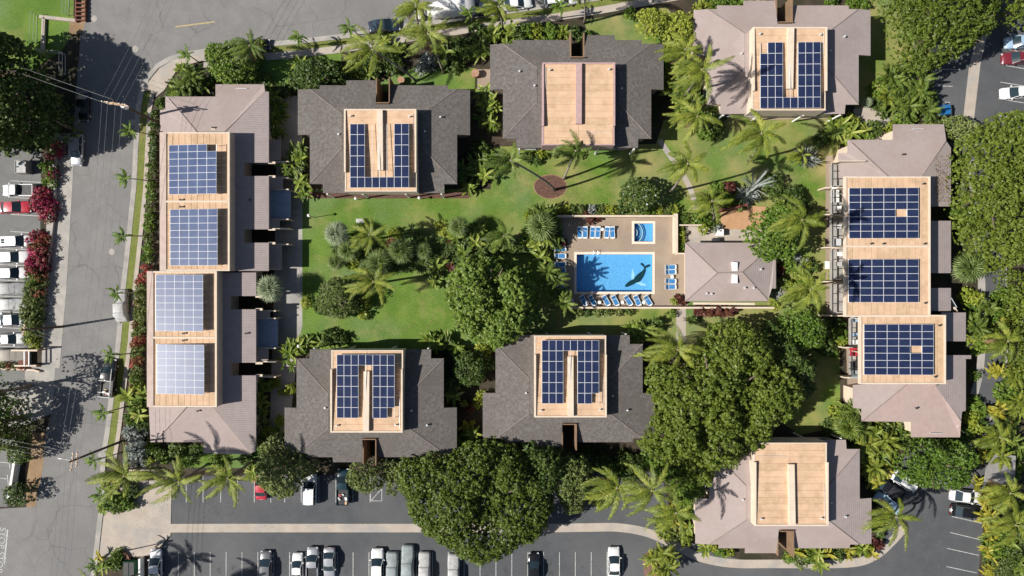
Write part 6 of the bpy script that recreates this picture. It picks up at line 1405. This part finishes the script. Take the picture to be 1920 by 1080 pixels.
for k, u in enumerate((1094.5, 1111, 1136.5, 1153.5, 1178, 1195, 1215)): lounger(u, 564, 119, f'tilted blue lounger, {NTH[k]} from the left below the large pool', 'loungers below the large pool')
for k, (u, v) in enumerate(((1051, 467), (1051, 480), (1051, 496), (1051, 507), (1053, 541), (1064, 564))): lounger(u, v, 180, f'shaded blue lounger, {NTH[k]} from the top left of the large pool', 'loungers left of the large pool')
for k, (u, v, lb) in enumerate(((1129, 430, 'small round white table between loungers above the pool'), (1260, 519, 'small round white table between loungers beside the pool house'), (1124, 567, 'small round white table left of the third tilted lounger'), (1167, 567, 'small round white table between tilted loungers below the pool'), (1207, 567, 'small round white table before the last tilted lounger'), (1101, 567, 'small round white table between the first two tilted loungers'))):
    x, y, _ = P(u, v, .45); t = empty('side_table', (x, y, ZD), lb, 'side table', 'pool side tables'); mb = MB(); mb.tube([(0, 0, .42), (0, 0, .46)], .27, 16); mb.build('table_top', M_white, t); mb = MB(); mb.tube([(0, 0, 0), (0, 0, .42)], .04, 6); mb.build('leg', M_white, t)
# lanai furniture of the right block
for k, (u, v, kind, m, lb) in enumerate(((1566, 356, 't', M_white, 'white lanai table at the upper end of the right block'), (1566, 372, 't', M_white, 'lower white lanai table of the upper right lanai'), (1572, 390, 'c', M_white, 'white lanai chair by the small hedge'), (1573, 425, 'c', M_white, 'white lanai chair above the middle party wall'), (1570, 455, 't', M_alu, 'pale glass lanai table at the middle party wall'),
        (1574, 476, 'c', M_white, 'white lanai chair below the middle party wall'), (1573, 495, 'c', M_cover, 'grey lanai chair in the middle lanai'), (1603, 596, 't', C_lblue, 'pale blue lanai table at the step in the block'), (1603, 628, 'c', C_lblue, 'light blue lanai chair beside the lower array'), (1603, 641, 'c', M_white, 'white lanai chair beside the light blue chair'),
        (1600, 660, 't', C_red, 'red cloth covered lanai table of the lower lanai'), (1601, 686, 't', M_dark, 'dark round lanai table of the lower lanai'), (1603, 702, 't', M_coverg, 'grey green lanai mat table at the lowest lanai'), (1553, 497, 't', M_white, 'white low table on the patio right of the lawn'))):
    zz = 3.4 if v < 590 and u > 1560 else 3.4 if u > 1590 else .75; x, y, _ = P(u, v, zz); z0 = zz - .62
    t = empty('lanai_' + ('table' if kind == 't' else 'chair'), (x, y, z0), lb, 'table' if kind == 't' else 'chair')
    if kind == 't':
        mb = MB(); mb.box(-.55, .55, -.6, .6, .66, .72); mb.build('table_top', m, t)
        for a in (-.45, .45):
            for b in (-.5, .5): mb = MB(); mb.box(a - .03, a + .03, b - .03, b + .03, 0, .66); mb.build('leg', m, t)
    else:
        mb = MB(); mb.box(-.3, .3, -.3, .3, .38, .45); mb.build('seat', m, t); mb = MB(); mb.box(.26, .33, -.3, .3, .45, .95); mb.build('backrest', m, t)
        for a in (-.26, .26):
            for b in (-.26, .26): mb = MB(); mb.box(a - .025, a + .025, b - .025, b + .025, 0, .38); mb.build('leg', m, t)
# fallen leaves: uncountable specks on lawn, pavement, car park and one roof
rs = np.random.RandomState(11)
def litter(name, pts, z, n, size=.16, clumpy=True):
    pw = [P(u, v, z if callable(z) is False else 0)[:2] for u, v in pts]; a = np.array(pw); q = rs.uniform(a.min(0), a.max(0), (n * 4, 2))
    if clumpy:
        c = rs.uniform(a.min(0), a.max(0), (max(4, n // 60), 2)); k = rs.randint(0, len(c), n * 2); q[:n * 2] = c[k] + rs.normal(0, 1.3, (n * 2, 2))
    ins, _ = poly_dist(q[:, 0], q[:, 1], pw); q = q[ins]; rs.shuffle(q); q = q[:n]
    N = np.array([0, 0, 1.0]) + rs.normal(0, .15, (len(q), 3)); N /= np.linalg.norm(N, axis=1, keepdims=True)
    V, F = leaf_quads(np.column_stack([q, np.full(len(q), z + .03)]), N, size, size * .5, rs); o = link(name, mesh_np(name, V, F), M_litter); o['kind'] = 'stuff'
litter('fallen_leaves', [(575, 375), (1540, 230), (1540, 400), (1290, 400), (1050, 400), (820, 630), (575, 640)], .02, 3200)
litter('fallen_leaves', [(185, 905), (720, 900), (720, 980), (185, 1030)], .06, 500, .14)
litter('fallen_leaves', [(270, 150), (1100, 10), (1100, 40), (480, 120), (240, 900), (205, 880)], .12, 900, .14)
litter('fallen_leaves', [(1640, 900), (1830, 900), (1830, 1075), (1500, 1075)], .06, 350, .14)
litter('fallen_leaves', [(1040, 405), (1285, 405), (1285, 470), (1235, 470), (1235, 415), (1180, 415), (1180, 470), (1040, 470)], .07, 160, .12)
litter('fallen_leaves', [(1752, 290), (1778, 290), (1778, 380), (1755, 380)], 5.05, 240, .2)
# ------------------------------------------------------------------ labels for the planting, from what stands next to each
LM = [('the upper left dark house', 556, 150, 882, 365), ('the middle top dark house', 918, 55, 1245, 280), ('the upper right pink house', 1296, 5, 1638, 217), ('the lower left dark house', 532, 655, 857, 858), ('the lower middle dark house', 905, 628, 1230, 840),
      ('the lower right pink house', 1300, 825, 1638, 1040), ('the long left block', 276, 158, 520, 850), ('the long right block', 1573, 233, 1820, 820), ('the pool terrace', 1045, 403, 1285, 577), ('the pool house', 1285, 453, 1455, 575),
      ('the west car park', -50, 265, 75, 690), ('the huge lower tree', 730, 840, 1035, 1060), ('the glossy central tree', 830, 475, 1010, 655), ('the round mulch bed', 1000, 327, 1064, 373), ('the tan yard', 1352, 385, 1436, 430),
      ('the carport roof', 1846, 848, 1905, 912), ('the street corner', 262, 100, 300, 180), ('the lower driveway', 190, 905, 320, 1045), ('the curved drive', 1845, 480, 1885, 800), ('the round olive lawn tree', 590, 518, 668, 600), ('the white garden bench', 668, 410, 682, 420), ('the brick planter island', 1207, 1036, 1250, 1080)]
cells = {}
for o in VEG:
    ph = o['_ph']; u, v = o['_uv'][0], o['_uv'][1]
    def dist(b): return math.hypot(max(b[1] - u, 0, u - b[3]), max(b[2] - v, 0, v - b[4]))
    L0 = min(LM, key=lambda b: dist(b)); cxm, cym = (L0[1] + L0[3]) / 2, (L0[2] + L0[4]) / 2
    hor = 'left of' if u < L0[1] else 'right of' if u > L0[3] else ''; ver = 'above' if v < L0[2] else 'below' if v > L0[4] else ''
    if hor and ver: w_ = ver + ' and ' + hor
    elif ver: w_ = ver
    elif hor: w_ = hor
    else: w_ = 'overhanging'
    cells.setdefault((ph, w_, L0[0]), []).append((u, v, o))
ORD = ['first', 'second', 'third', 'fourth', 'fifth', 'sixth', 'seventh', 'eighth', 'ninth', 'tenth', 'eleventh', 'twelfth', 'thirteenth', 'fourteenth', 'fifteenth', 'sixteenth', 'seventeenth', 'eighteenth', 'nineteenth', 'twentieth']
for (ph, w_, lm), L0 in cells.items():
    du = max(a[0] for a in L0) - min(a[0] for a in L0); dv = max(a[1] for a in L0) - min(a[1] for a in L0)
    ax = 0 if du >= dv else 1; L0.sort(key=lambda a: a[ax])
    for i, (u, v, o) in enumerate(L0):
        o['label'] = f'{ph} {w_} {lm}' if len(L0) == 1 else f'{ph} {w_} {lm}, {ORD[min(i, 19)]} from {"the left" if ax == 0 else "the top"}'
    for i, (u, v, o) in enumerate(L0):
        for k in ('_ph', '_uv'):
            if k in o: del o[k]
